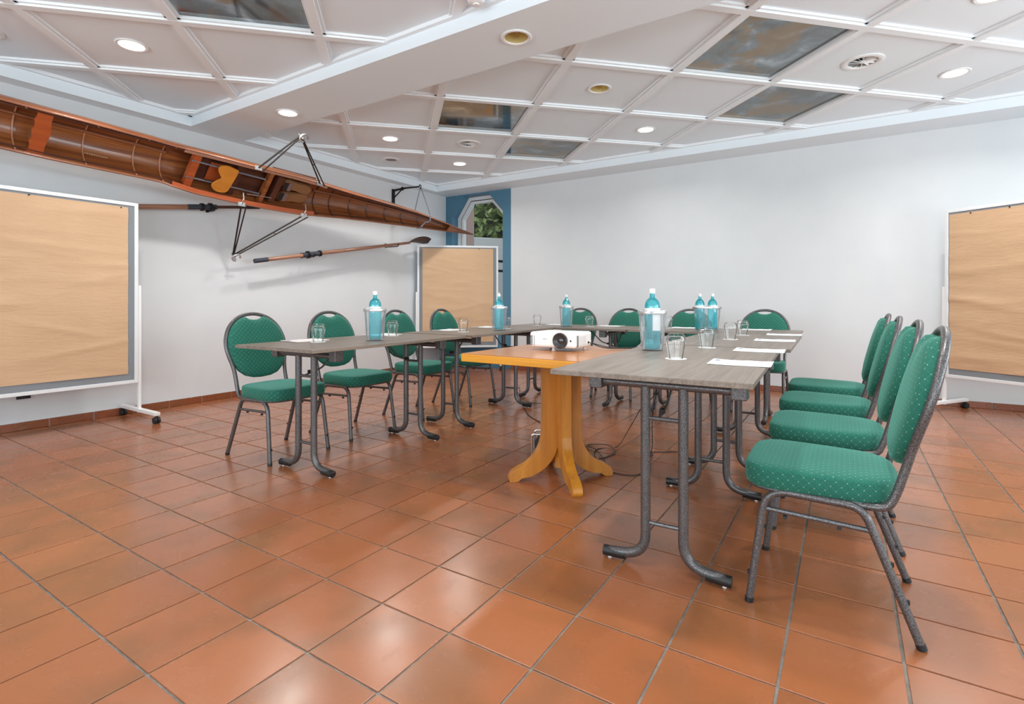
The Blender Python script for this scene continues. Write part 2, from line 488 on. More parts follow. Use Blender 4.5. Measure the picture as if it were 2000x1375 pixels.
# window_1: blue surround with a chamfered opening in the corner
inner = [(-5.295, .55), (-4.324, .55), (-4.324, 2.371), (-4.590, 2.655), (-5.068, 2.655), (-5.295, 2.345)]
outer = [(XL, 0), (WX, 0), (WX, 2.371), (WX, 3.0), (XL, 3.0), (XL, 2.345)]
def inset(poly, d):
    n = len(poly); out = []
    for i in range(n):
        a, b, c = Vector(poly[i - 1]), Vector(poly[i]), Vector(poly[(i + 1) % n])
        e1 = (b - a).normalized(); e2 = (c - b).normalized()
        n1 = Vector((-e1.y, e1.x)); n2 = Vector((-e2.y, e2.x)); k = (n1 + n2) / (1 + n1.dot(n2)); out.append(tuple(b + k * d))
    return out
def ring_xz(mb, o, i, y0, y1):
    n = len(o)
    mb.add([(x, y0, z) for x, z in o] + [(x, y0, z) for x, z in i] + [(x, y1, z) for x, z in o] + [(x, y1, z) for x, z in i],
           [(k, (k + 1) % n, n + (k + 1) % n, n + k) for k in range(n)] + [(2 * n + k, 3 * n + k, 3 * n + (k + 1) % n, 2 * n + (k + 1) % n) for k in range(n)] +
           [(n + k, n + (k + 1) % n, 3 * n + (k + 1) % n, 3 * n + k) for k in range(n)] + [(k, 2 * n + k, 2 * n + (k + 1) % n, (k + 1) % n) for k in range(n)])
    return mb
win1 = struct(ring_xz(MB(), outer, inner, YB, YB + .26).build('window_1', 'blue_paint'))
in1 = inset(inner, .052); in2 = inset(inner, .064); in3 = inset(inner, .100)
ring_xz(MB(), inner, in1, YB + .15, YB + .25).build('window_frame', 'white_gloss', win1)
ring_xz(MB(), in1, in2, YB + .17, YB + .24).build('gasket', 'black', win1)
ring_xz(MB(), in2, in3, YB + .165, YB + .235).build('casement', 'white_gloss', win1)
MB().prism(in3, lambda x, z: (x, YB + .195, z), lambda x, z: (x, YB + .201, z)).build('pane', 'window_glass', win1)

# terracotta skirting
bl = struct(box('baseboard_left', (XL + .004, (YF + YB) / 2, .031), (.008, YB - YF, .062), 'stone_out'))
bb = struct(box('baseboard_back', ((WX + XR) / 2, YB - .004, .031), (XR - WX, .008, .062), 'stone_out'))
pt = None
def skirt(parent, along_y):
    L = .296; k = 0; a, b = (YF, YB) if along_y else (WX, XR); u = a
    mb = MB(); h = .061
    if along_y: mb.box((0, 0, h / 2 + .001), (.014, L - .007, h))
    else: mb.box((0, 0, h / 2 + .001), (L - .007, .014, h))
    first = None
    while u + L <= b + .001:
        if first is None: first = mb.build('skirting_tile', 'skirting', parent, bevel=.0015, seg=1); o = first
        else: o = first.copy(); C.objects.link(o)
        o.location = (XL + .009, u + L / 2, 0) if along_y else (u + L / 2, YB - .009, 0)
        u += L
    if b - u > .03:
        m2 = MB()
        if along_y: m2.box((XL + .009, (u + b) / 2, h / 2 + .001), (.014, b - u - .007, h))
        else: m2.box(((u + b) / 2, YB - .009, h / 2 + .001), (b - u - .007, .014, h))
        m2.build('skirting_tile', 'skirting', parent)
skirt(bl, True); skirt(bb, False)

# ------------------------------------------------------------------ ceiling
ceiling = struct(box('ceiling', ((XL + XR) / 2, (YF + YB) / 2, 3.06), (XR - XL + .3, YB - YF + .3, .10), 'ceil'))
SXL, SYB, BY0, BY1 = -5.27, 6.11, 2.554, 3.08
MB().box(((XL + SXL) / 2, (YF + YB) / 2, (ZS + 3.02) / 2), (SXL - XL, YB - YF, 3.02 - ZS)).build('soffit', 'ceil', ceiling)
MB().box(((SXL + XR) / 2, (SYB + YB) / 2, (ZS + 3.02) / 2), (XR - SXL, YB - SYB, 3.02 - ZS)).build('soffit', 'ceil', ceiling)
BLX, BLY = -1.758, 2.80     # open reflector lamp in the beam
for (xa, xb) in ((SXL, BLX - .2), (BLX + .2, XR)): MB().box(((xa + xb) / 2, (BY0 + BY1) / 2, (ZS + 3.02) / 2), (xb - xa, BY1 - BY0, 3.02 - ZS)).build('beam', 'ceil', ceiling)
BEAM_HOLE = [(BLX - .2, BY0), (BLX + .2, BY0), (BLX + .2, BY1), (BLX - .2, BY1)]
regions = [(SXL, XR, YF, BY0), (SXL, XR, BY1, SYB)]
A0, AS, B0, BS = .36, .866, 3.682, .881
rt = 1 / sqrt(2)
def holed(poly, c, r, z0, z1):
    # flat slab with a round hole: outer polygon sampled by angle around c
    n = 48; mb = MB(); O = []
    for k in range(n):
        a = 2 * pi * k / n; d = Vector((cos(a), sin(a))); best = 1e9
        for i in range(len(poly)):
            p, q = Vector(poly[i]) - Vector(c), Vector(poly[(i + 1) % len(poly)]) - Vector(c); e = q - p
            den = d.x * e.y - d.y * e.x
            if abs(den) < 1e-9: continue
            t = (p.x * e.y - p.y * e.x) / den; u = (p.x * d.y - p.y * d.x) / den
            if t > 0 and -1e-6 <= u <= 1 + 1e-6: best = min(best, t)
        O.append((c[0] + d.x * best, c[1] + d.y * best, a))
    for p in poly:      # keep the true corners
        a = math.atan2(p[1] - c[1], p[0] - c[0]) % (2 * pi); O.append((p[0], p[1], a))
    O.sort(key=lambda q: q[2]); m = len(O)
    I = [(c[0] + r * cos(q[2]), c[1] + r * sin(q[2])) for q in O]
    mb.add([(q[0], q[1], z0) for q in O] + [(q[0], q[1], z0) for q in I] + [(q[0], q[1], z1) for q in O] + [(q[0], q[1], z1) for q in I],
           [(k, (k + 1) % m, m + (k + 1) % m, m + k) for k in range(m)] + [(2 * m + k, 3 * m + k, 3 * m + (k + 1) % m, 2 * m + (k + 1) % m) for k in range(m)] + [(m + k, m + (k + 1) % m, 3 * m + (k + 1) % m, 3 * m + k) for k in range(m)] + [(k, 2 * m + k, 2 * m + (k + 1) % m, (k + 1) % m) for k in range(m)])
    return mb
def ab2xy(a, b): return ((a - b) * rt, (a + b) * rt)
holed(BEAM_HOLE, (BLX, BLY), .076, ZS, ZS + .12).build('beam', 'ceil', ceiling)
MB().box((BLX, (BY0 + BY1) / 2, (ZS + .13 + 3.02) / 2), (.4, BY1 - BY0, 3.02 - ZS - .13)).build('beam', 'ceil', ceiling)
HOLES = {(1, 0): .076, (0, 2): .096, (3, -1): .096}
MIRRORS = {(-2, -1), (0, 1), (1, 2), (2, -1), (3, 0)}
for (x0, x1, y0, y1) in regions:
    for i in range(-8, 9):
        for j in range(-8, 8):
            a, b = A0 + AS * i, B0 + BS * j; g = .030
            quad = [ab2xy(a + g, b + g), ab2xy(a + AS - g, b + g), ab2xy(a + AS - g, b + BS - g), ab2xy(a + g, b + BS - g)]
            q = clip(quad, x0 + .012, x1 - .002, y0 + .012, y1 - .012)
            if not q: continue
            mir = (i, j) in MIRRORS
            zz = ZP + (.004 if mir else 0)
            pm = holed(q, ab2xy(a + AS / 2, b + BS / 2), HOLES[(i, j)], zz, zz + .012) if ((i, j) in HOLES and len(q) == 4) else MB().prism(q, lambda x, y: (x, y, zz), lambda x, y: (x, y, zz + .012))
            pm.build('mirror_panel' if mir else 'ceiling_panel', 'mirror' if mir else 'ceil', ceiling)
    for fam in (0, 1):
        for k in range(-8, 9):
            mb = MB()
            for (hw, z0, z1) in ((.046, ZB + .012, ZP + .02), (.027, ZB - (.0008 if fam else 0), ZB + .0125)):
                if fam == 0: a = A0 + AS * k; quad = [ab2xy(a - hw, -12), ab2xy(a + hw, -12), ab2xy(a + hw, 14), ab2xy(a - hw, 14)]
                else: b = B0 + BS * k; quad = [ab2xy(-12, b - hw), ab2xy(14, b - hw), ab2xy(14, b + hw), ab2xy(-12, b + hw)]
                q = clip(quad, x0 + .002, x1 - .001, y0 + .002, y1 - .002)
                if q: mb.prism(q, lambda x, y: (x, y, z0), lambda x, y: (x, y, z1))
            if mb.v: mb.build('ceiling_bar', 'ceil_bar', ceiling)
    # edge fillets
    for (c, d) in ((((x0 + .016), (y0 + y1) / 2), (.032, y1 - y0)), (((x0 + x1) / 2, y0 + .016), (x1 - x0, .032)), (((x0 + x1) / 2, y1 - .016), (x1 - x0, .032))):
        MB().box((c[0], c[1], ZB + .014), (d[0], d[1], .026)).build('edge_fillet', 'ceil_bar', ceiling)

def panel_center(i, j): return ab2xy(A0 + AS * (i + .5), B0 + BS * (j + .5))
def downlight(x, y, z, on, label):
    t = thing('downlight', label, 'ceiling lamp', (x, y, z), 0, 'round downlights in the ceiling')
    MB().lathe([(.075, -.001), (.098, -.001), (.099, -.005), (.093, -.009), (.078, -.007)], 28, close=True).build('trim_ring', 'white_gloss', t, smooth=40)
    if on:
        MB().lathe([(0, -.004), (.074, -.0045), (.074, -.001), (0, -.001)], 28).build('diffuser', 'lamp_on', t, smooth=40)
        d = bpy.data.lights.new('downlight_lamp', 'AREA'); d.shape = 'DISK'; d.size = .14; d.energy = LAMP_POWER; d.color = WARM; d.spread = radians(150)
        o = bpy.data.objects.new('downlight_lamp', d); C.objects.link(o); o.parent = t; o.location = (0, 0, -.012)
    else:
        MB().lathe([(.0755, -.003), (.0750, .02), (.066, .065), (.045, .095), (0, .10)], 28, caps=False).build('reflector', 'brass', t, smooth=50)
        for k in (-1, 1): MB().tube([(k * .022, -.05, .060), (k * .022, .05, .060)], .009, 8).build('lamp_tube', 'white_gloss', t, smooth=40)
    return t
for (i, j, on, lab) in ((-3, 0, True, 'lit downlight in the ceiling above the near end of the boat'), (-1, 2, True, 'glaring lit downlight above the far half of the boat'),
                        (0, 3, True, 'lit downlight closest to the blue corner window'), (1, 0, False, 'unlit gold reflector downlight in a ceiling panel beyond the beam'),
                        (2, 1, True, 'lit downlight between the two pairs of mirror panels near the back wall'), (4, -1, True, 'lit downlight above the right pinboard'),
                        (3, -2, True, 'glaring lit downlight at the top right edge of the picture'),
                        (0, -2, True, 'unseen lit downlight added above the camera, outside the picture'), (1, -3, True, 'unseen lit downlight added over the right of the camera, outside the picture'), (-1, -3, True, 'unseen lit downlight added behind the camera, outside the picture'), (5, -2, True, 'unseen lit downlight added to the far right, outside the picture')):  # these last four are out of view, added as light sources
    x, y = panel_center(i, j); downlight(x, y, ZP, on, lab)
downlight(-4.168, 2.83, ZS, True, 'lit downlight in the underside of the beam over the boat')
downlight(-1.758, 2.80, ZS, False, 'unlit gold reflector downlight in the underside of the beam')
def swirl_vent(x, y, z, label):
    t = thing('air_diffuser', label, 'air vent', (x, y, z), 0, 'swirl air vents in the ceiling')
    MB().lathe([(.095, 0), (.135, 0), (.137, -.006), (.118, -.012), (.098, -.006)], 28, close=True).build('flange', 'white_gloss', t, smooth=40)
    MB().lathe([(.0955, -.003), (.0955, .05), (0, .05)], 28, caps=False).build('duct', 'vent_grey', t, smooth=40)
    MB().lathe([(0, .046), (.094, .046), (.094, .048), (0, .048)], 24).build('backing', 'black', t)
    for k in range(12):
        a = 2 * pi * k / 12; m = MB()
        u = Vector((cos(a), sin(a), 0)); w = Vector((-sin(a), cos(a), 0))
        Z = lambda z: Vector((0, 0, z))
        m.add([u * .018 + Z(.004), u * .093 + w * -.012 + Z(.030), u * .093 + w * .014 + Z(-.002), u * .018 + w * .005 + Z(-.004),
               u * .018 + Z(.0025), u * .093 + w * -.012 + Z(.0285), u * .093 + w * .014 + Z(-.0035), u * .018 + w * .005 + Z(-.0055)],
              [(0, 1, 2, 3), (7, 6, 5, 4), (0, 4, 5, 1), (1, 5, 6, 2), (2, 6, 7, 3), (3, 7, 4, 0)])
        m.build('vane', 'white_gloss', t)
    MB().lathe([(0, .004), (.022, .004), (.020, -.006), (0, -.007)], 16).build('hub', 'white_gloss', t, smooth=40)
swirl_vent(*panel_center(0, 2), ZP, 'swirl air vent in the ceiling near the mirror panel by the corner')
swirl_vent(*panel_center(3, -1), ZP, 'swirl air vent in the ceiling beside the large mirror panel')
def speaker(x, y, label):
    t = thing('ceiling_speaker', label, 'loudspeaker', (x, y, ZP), 0, 'flush round loudspeakers in the ceiling')
    MB().lathe([(.07, 0), (.105, 0), (.106, -.005), (.095, -.010), (.072, -.006)], 28, close=True).build('rim', 'white_gloss', t, smooth=40)
    MB().lathe([(0, -.003), (.071, -.004), (.071, -.001), (0, -.001)], 24).build('grille', 'grille', t)
speaker(*panel_center(-1, 3), 'round grey ceiling loudspeaker over the boat bracket')
speaker(*panel_center(-4, 0), 'round ceiling loudspeaker cut by the left picture edge')
t = thing('smoke_detector', 'white round smoke detector on the ceiling against the beam', 'smoke detector', (-1.81, 2.445, ZB), 0)
MB().lathe([(0, -.034), (.03, -.034), (.045, -.026), (.052, -.008), (.055, 0), (0, 0)], 24).build('housing', 'white_plastic', t, smooth=40)
MB().lathe([(0, -.040), (.018, -.040), (.02, -.033), (0, -.033)], 16).build('sensor_cap', 'white_plastic', t, smooth=40)

# ------------------------------------------------------------------ outside, seen through the corner window
og = box('yard_ground', (-6.5, 11.2, .35), (14, 8.0, .1), 'ground_out'); tag(og, 'pale grey paved yard outside the corner window', 'ground', kind='structure')
sw = MB(); sw.box((0, 0, .0), (6.4, .35, 2.6), rot=Matrix.Rotation(radians(6), 3, 'Y'))
o = sw.build('garden_wall', 'stone_out', bevel=.03, loc=(-7.2, 9.6, 1.16)); tag(o, 'sloping grey stone garden wall outside the corner window', 'wall')
cp = MB(); cp.box((0, 0, 0), (.42, .4, 3.6)); o = cp.build('outside_pillar', 'clay_out', bevel=.02, loc=(-6.06, 7.65, 1.8)); tag(o, 'reddish rendered pillar outside the corner window', 'pillar')
cp = MB(); cp.box((0, 0, 0), (3.4, .35, .5)); o = cp.build('outside_lintel', 'clay_out', bevel=.02, loc=(-5.6, 7.9, 3.62)); tag(o, 'reddish lintel above the yard outside the corner window', 'lintel')
hd = thing('hedge', 'sunlit green hedge behind the stone wall outside the window', 'hedge', (-6.9, 10.4, .4))
hm = MB(); rnd = random.Random(3)
for k in range(9000):
    c = Vector((rnd.uniform(-2.6, 2.6), rnd.uniform(-.7, .7), rnd.uniform(.2, 3.7)))
    u = Vector((rnd.gauss(0, 1), rnd.gauss(0, 1), rnd.gauss(0, 1))).normalized(); w = u.cross(Vector((rnd.gauss(0, 1), rnd.gauss(0, 1), rnd.gauss(0, 1)))).normalized(); s = rnd.uniform(.06, .14)
    hm.add([c - u * s, c + w * s * .45, c + u * s, c - w * s * .45], [(0, 1, 2, 3)])
tag(hm.build('foliage', 'leaf', hd), kind='stuff')
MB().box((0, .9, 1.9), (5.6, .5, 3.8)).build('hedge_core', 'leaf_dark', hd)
for k in range(5): MB().tube([(-2 + k, 0, 0), (-1.9 + k, .1, 1.2), (-2 + k, 0, 2.6)], [.05, .04, .02], 8).build('stem', 'trunk', hd)
rl = thing('handrail', 'dark metal handrail outside the corner window', 'railing', (-5.15, 7.6, .4))
for zz in (1.15, 1.32): MB().tube([(-.1, 0, zz), (1.2, .35, zz - .12)], .022, 8).build('rail', 'dark_iron', rl, smooth=40)
MB().tube([(.6, .19, 0), (.6, .19, 1.25)], .02, 8).build('post', 'dark_iron', rl, smooth=40)

# ------------------------------------------------------------------ folding tables
ZT = .75
def make_table(label):
    t = thing('folding_table', label, 'table', (0, 0, 0), 0, 'grey wood folding tables set in a horseshoe')
    MB().box((.040, 0, ZT - .0095), (1.350, .70, .019)).build('tabletop', 'table_wood', t, bevel=.002)
    for s in (-1, 1):
        x = s * .465
        MB().tube([(x, -.25, .693), (x, .25, .693)], .0165, 12).build('crossbar', 'hammer', t, smooth=40)
        for k in (-1, 1):
            MB().box((x, k * .262, .697), (.062, .052, .062)).build('bracket', 'hammer', t, bevel=.004)
            pts = rounded([(x, k * .070, .685), (x, k * .070, .024 + .02), (x, k * .235, .024)], .135, 8)
            lg = MB().tube(pts, .0185, 14).build('leg', 'hammer', t, smooth=40)
            MB().tube([(x, k * .150, .0275), (x, k * .2355, .0236)], [.0205, .0205], 14).build('foot_cap', 'black', lg, smooth=40)
            MB().tube([(x - .0, k * .212, .0), (x, k * .212, .010)], .008, 8).build('glide', 'label_white', lg)
        for zz in (.17, .565):
            MB().tube([(x, -.07, zz), (x, .07, zz)], .0085, 8).build('stretcher', 'hammer', t, smooth=40)
        br = MB().tube(rounded([(x, .02, .565), (x - s * .13, .02, .60), (x - s * .26, .02, .718)], .02), .0055, 6).build('brace', 'hammer', t, smooth=40)
        MB().box((x - s * .05, .02, .585), (.04, .014, .02)).build('latch', 'dark_iron', br)
    return t
GT = 'grey wood folding tables set in a horseshoe'
t0 = make_table('grey wood folding table nearest the camera on the right, in front of the green seats')
t0.location = (-.582, 2.412, 0); t0.rotation_euler = (0, 0, radians(91.3))
dup(t0, (-.613, 3.782, 0), radians(91.3), 'grey wood folding table on the right side, far one next to the back row', GT)
t2 = dup(t0, (-2.700, 2.412, 0), radians(91.3), 'grey wood folding table at the near end of the left row', GT)
dup(t0, (-2.732, 3.782, 0), radians(91.3), 'grey wood folding table of the left row nearest the pinboard in the corner', GT)
dup(t0, (-2.398, 4.874, 0), radians(.4), 'grey wood folding table of the back row on the corner window side', GT)
dup(t0, (-1.028, 4.882, 0), radians(.4), 'grey wood folding table of the back row at its right end', GT)

def shift_top(t, dx, dy, r=0):      # the tops do not sit dead centre on their folding frames
    for ch in t.children:
        if ch.name.startswith('tabletop'): ch.location = (dx, dy, 0); ch.rotation_euler = (0, 0, radians(r))
shift_top(t0, -.022, .036, 1.0); shift_top(t2, -.048, .012)
# ------------------------------------------------------------------ chairs
def make_chair(label):
    t = thing('banquet_chair', label, 'chair', (0, 0, 0), 0, 'green padded banquet chairs')
    for k in (-1, 1):
        yf, yt = k * .2165, k * .201
        front = rounded([(.226, yf, .004), (.178, yt, .383), (.0, yt, .378)], .075, 7)
        rear = rounded([(-.233, yf, .004), (-.092, yt, .376), (.0, yt, .378)], .06, 7)
        for pts in (front, rear):
            lg = MB().tube(pts, .0125, 10).build('leg', 'hammer', t, smooth=40)
            d = (Vector(pts[1]) - Vector(pts[0])).normalized()
            MB().tube([Vector(pts[0]) - d * .004, Vector(pts[0]) + d * .012], .0138, 10).build('foot_cap', 'black', lg, smooth=40)
            for q in ((.36, .66) if pts is rear else (.30,)):
                p = Vector(pts[0]).lerp(Vector(pts[1]), q); MB().box((p.x - .012 * (1 if pts is front else -1) * -1, p.y - k * .004, p.z), (.012, .010, .012)).build('bumper', 'black_rubber', lg)
        st = MB().tube([(.186, yt, .318), (-.108, yt, .309)], .0085, 8).build('stretcher', 'hammer', t, smooth=40)
        for xx in (.12, -.03): MB().box((xx, yt, .300), (.012, .012, .010)).build('bumper', 'black_rubber', st)
    half = [(-.03, .183, .379), (-.115, .183, .377), (-.155, .183, .388), (-.176, .182, .43), (-.196, .182, .50), (-.214, .188, .57), (-.233, .205, .64), (-.250, .214, .70), (-.266, .208, .76), (-.284, .178, .83), (-.298, .125, .882), (-.306, .062, .910)]
    loop = half + [(-.309, 0, .918)] + [(x, -y, z) for x, y, z in reversed(half)]
    MB().tube(catmull(loop, 4), .0125, 10).build('back_frame', 'hammer', t, smooth=40)
    # backrest cushion
    hh = [(0, .487), (.06, .491), (.115, .508), (.158, .544), (.187, .598), (.203, .66), (.2075, .71), (.200, .765), (.176, .818), (.142, .858), (.104, .885), (.068, .897), (.052, .887), (.03, .879), (0, .876)]
    outl = hh + [(-y, z) for y, z in reversed(hh[1:-1])]
    cz = .69
    def P(y, z, off): return (-.206 - .2515 * (z - .54) + off, y, z + off * .2)
    mb = MB(); n = len(outl)
    rings = [(.985, -.013), (1.0, -.004), (1.0, .012), (.965, .026), (.86, .036), (.6, .042), (.3, .044)]
    vs = []
    for sc, off in rings: vs += [P(y * sc, cz + (z - cz) * sc, off) for y, z in outl]
    fs = []
    for i in range(len(rings) - 1):
        for k in range(n): fs.append((i * n + k, i * n + (k + 1) % n, (i + 1) * n + (k + 1) % n, (i + 1) * n + k))
    fs.append(tuple(range(n)))
    vs.append(P(0, cz, .0445)); ci = len(vs) - 1
    for k in range(n): fs.append(((len(rings) - 1) * n + k, (len(rings) - 1) * n + (k + 1) % n, ci))
    mb.add(vs, fs); mb.build('backrest', 'fabric', t, smooth=50)
    # seat cushion
    sh = [(.252, 0), (.251, .12), (.240, .165), (.215, .197), (.18, .212), (.12, .2145), (.0, .207), (-.09, .196), (-.135, .178), (-.165, .145), (-.182, .10), (-.19, 0)]
    so = sh + [(x, -y) for x, y in reversed(sh[1:-1])]
    n = len(so); vs = []; fs = []
    rg = [(.93, .384), (.97, .386), (1.0, .394), (1.006, .42), (1.0, .444), (.985, .453), (.95, .457), (.8, .460), (.45, .462)]
    for sc, z in rg: vs += [((x - .03) * sc + .03, y * sc, z) for x, y in so]
    for i in range(len(rg) - 1):
        for k in range(n): fs.append((i * n + k, i * n + (k + 1) % n, (i + 1) * n + (k + 1) % n, (i + 1) * n + k))
    fs.append(tuple(range(n))); vs.append((.03, 0, .4625)); ci = len(vs) - 1
    for k in range(n): fs.append(((len(rg) - 1) * n + k, (len(rg) - 1) * n + (k + 1) % n, ci))
    st = MB().add(vs, fs).build('seat', 'fabric', t, smooth=50)
    se = [((x - .03) * .955 + .03, y * .955, .3835) for x, y in so]
    MB().tube(se, .0065, 6, closed=True).build('seat_edging', 'hammer', st, smooth=40)
    for xx in (.13, -.07): MB().tube([(xx, -.195, .374), (xx, .195, .374)], .0085, 8).build('seat_rail', 'hammer', t, smooth=40)
    return t
GC = 'green padded banquet chairs'
c0 = make_chair('green dotted chair closest to the camera, at the near end of the right row')
c0.location = (-.048, 2.125, 0); c0.rotation_euler = (0, 0, pi)
for y, dx, r, lab in ((2.79, .0, .5, 'green dotted chair second from the camera in the right row'), (3.45, -.02, -.5, 'green dotted chair third from the camera in the right row'), (4.10, -.03, 0, 'green dotted chair farthest from the camera in the right row')):
    dup(c0, (-.048 + dx, y, 0), pi + radians(r), lab, GC)
for x, y, r, lab in ((-3.195, 2.105, 1, 'green chair at the near end of the left row, its back to the boat wall'), (-3.225, 2.76, 0, 'green chair second from the camera in the left row'),
                     (-3.235, 3.52, 1, 'green chair third from the camera in the left row'), (-3.245, 4.19, 2, 'green chair in the left row in front of the corner pinboard')):
    dup(c0, (x, y, 0), radians(r), lab, GC)
for x, y, r, lab in ((-2.60, 5.26, 1, 'green chair behind the back tables closest to the corner window'), (-2.04, 5.30, -1, 'second green chair from the corner window behind the back tables'),
                     (-1.365, 5.30, 0, 'third green chair from the corner window behind the back tables'), (-.665, 5.31, 0, 'green chair at the right end behind the back tables')):
    dup(c0, (x, y, 0), radians(-90 + r), lab, GC)

# ------------------------------------------------------------------ wooden pedestal table
wt = thing('pedestal_table', 'square orange wooden pedestal table carrying the projector inside the horseshoe', 'table', (-1.372, 2.665, 0), radians(-1))
ZW = .722
tt = MB().box((0, 0, ZW - .0235), (.79, .83, .041)).build('tabletop', 'orange_edge', wt, bevel=.004)
MB().box((0, 0, ZW - .0015), (.784, .824, .003)).build('top_veneer', 'orange_top', tt)
MB().box((0, 0, ZW - .058), (.36, .36, .028)).build('top_plate', 'mahogany_dark', wt)
MB().box((0, 0, .37), (.05, .05, .62)).build('core', 'orange_leg', wt)
for k in range(4):
    a = radians(45 + 90 * k); u = Vector((cos(a), sin(a), 0)); w = Vector((-sin(a), cos(a), 0))
    prof_o = [(.112, .664), (.112, .30), (.116, .24), (.132, .185), (.165, .132), (.215, .092), (.265, .068), (.292, .048), (.305, .018), (.300, .0)]
    prof_i = [(.018, .664), (.018, .30), (.020, .235), (.032, .165), (.066, .102), (.118, .056), (.180, .026), (.232, .018), (.250, .004), (.272, .0)]
    po = catmull([Vector((p[0], p[1], 0)) for p in prof_o], 4); pi_ = catmull([Vector((p[0], p[1], 0)) for p in prof_i], 4)
    hwid = .027
    vs = []; fs = []; m = len(po)
    for i in range(m):
        o_, i_ = po[i], pi_[i]
        for (pp, ww, sh) in ((i_, -hwid, 0), (i_, hwid, 0), (o_, hwid, 0), (o_, -hwid, 0)):
            vs.append(u * pp.x + w * ww + Vector((0, 0, pp.y)))
    for i in range(m - 1):
        for q in range(4): fs.append((4 * i + q, 4 * i + (q + 1) % 4, 4 * (i + 1) + (q + 1) % 4, 4 * (i + 1) + q))
    fs += [(3, 2, 1, 0), tuple(4 * (m - 1) + q for q in range(4))]
    MB().add(vs, fs).build('leg', 'orange_leg', wt, smooth=30, bevel=.006)

# projector
pj = thing('projector', 'white projector with a big black lens on the wooden table', 'projector', (-1.413, 2.745, ZW), radians(1))
pb = MB().box((0, 0, .064), (.292, .235, .088)).build('housing', 'white_plastic', pj, bevel=.014, smooth=None)
def ring_y(mb, prof, cx, cz, n=28):
    vs = []; fs = []
    for r, y in prof:
        for k in range(n): vs.append((cx + r * cos(2 * pi * k / n), y, cz + r * sin(2 * pi * k / n)))
    for i in range(len(prof) - 1):
        for k in range(n): fs.append((i * n + k, i * n + (k + 1) % n, (i + 1) * n + (k + 1) % n, (i + 1) * n + k))
    fs.append(tuple(range(n))); fs.append(tuple(range((len(prof) - 1) * n, len(prof) * n)))
    return mb.add(vs, fs)
lens = ring_y(MB(), [(.043, -.10), (.045, -.119), (.045, -.128), (.041, -.131), (.026, -.121), (.020, -.120), (.018, -.1195)], .055, .062).build('lens_barrel', 'lens_ring', pj, smooth=35)
ring_y(MB(), [(.019, -.116), (.018, -.1205), (.012, -.1235), (.004, -.1245)], .055, .062).build('front_element', 'lens_glass', lens, smooth=50)
ring_y(MB(), [(.0055, -.112), (.0055, -.1185)], .118, .062, 14).build('sensor_window', 'black', pj)
for k in range(9): MB().box((-.132 + 0, -.117, .032 + k * .0065), (.016, .004, .0032)).build('vent_slot', 'black', pb)
for k in range(9): MB().box((-.146, -.095, .032 + k * .0065), (.004, .032, .0032)).build('vent_slot', 'black', pb)
for k in range(9): MB().box((-.113, -.117, .032 + k * .0065), (.0045, .004, .0032)).build('vent_slot', 'black', pb)
for k in range(11): MB().box((.146, -.085, .030 + k * .0058), (.004, .022, .003)).build('vent_slot', 'black', pb)
for c in range(4):
    for k in range(9): MB().box((.146, -.050 + c * .022, .032 + k * .0062), (.004, .008, .0024)).build('vent_slot', 'mark_grey', pb)
MB().box((-.045, -.1175, .068), (.024, .001, .005)).build('maker_mark', 'mark_grey', pb)
for (x, y) in ((-.01, -.075), (-.11, .09), (.11, .09)): MB().lathe([(.012, 0), (.013, .004), (.008, .008), (.008, .024)], 14, (x, y, 0)).build('foot', 'white_plastic', pj, smooth=40)
MB().tube([(.135, .06, .045), (.152, .06, .045)], .006, 8).build('plug', 'black', pj)

# ------------------------------------------------------------------ cables and reel by the wooden table
def cable(name, pts, label, r=.0030, mat='cable', n=6):
    o = MB().tube(catmull(pts, n), r, 6).build(name, mat, smooth=60); return tag(o, label, 'cable')
Z0 = .0042
cable('power_cable', [(-1.258, 2.808, .767), (-1.19, 2.86, .735), (-1.10, 2.95, .729), (-1.02, 3.03, .728), (-.962, 3.09, .715), (-.955, 3.13, .60), (-1.02, 3.28, .42), (-1.15, 3.42, .30), (-1.27, 3.50, .12), (-1.33, 3.42, Z0), (-1.42, 3.30, Z0), (-1.36, 3.12, Z0), (-1.26, 3.05, Z0), (-1.40, 3.24, .012), (-1.52, 3.36, Z0), (-1.38, 3.40, .012), (-1.28, 3.24, Z0), (-1.36, 3.02, Z0)],
      'black power cable looping from the projector down to the floor coil')
cable('signal_cable', [(-1.262, 2.84, .762), (-1.18, 2.92, .733), (-1.08, 3.02, .730), (-.985, 3.10, .722), (-.960, 3.15, .62), (-1.02, 3.30, .42), (-1.06, 3.35, .25), (-1.07, 3.38, .06), (-1.075, 3.36, Z0), (-1.05, 3.33, .014), (-1.09, 3.40, .010), (-1.02, 3.18, Z0), (-.975, 3.03, Z0), (-1.02, 2.92, Z0), (-1.12, 2.89, Z0), (-1.26, 2.93, Z0), (-1.40, 3.02, Z0)],
      'black signal cable crossing the floor right of the wooden table leg')
MB().lathe([(.006, 0), (.016, .004), (.016, .02), (.006, .024)], 10, (-1.02, 3.29, .408)).build('cable_tie', 'black')
tag(bpy.data.objects['cable_tie'], 'black tie holding the two hanging cables together', 'cable tie')
cable('floor_cable', [(-2.55, 4.20, Z0), (-2.35, 3.95, Z0), (-2.15, 3.78, Z0), (-1.95, 3.60, Z0), (-1.70, 3.45, Z0), (-1.62, 3.40, Z0), (-1.50, 3.30, Z0), (-1.45, 3.17, Z0), (-1.52, 3.10, Z0)], 'black floor cable running from the left table foot to the reel')
cable('loose_cable_end', [(-1.10, 3.42, Z0), (-1.02, 3.47, Z0), (-.98, 3.50, Z0), (-.93, 3.52, .006)], 'short loose black cable end on the tiles behind the right table leg', .003)
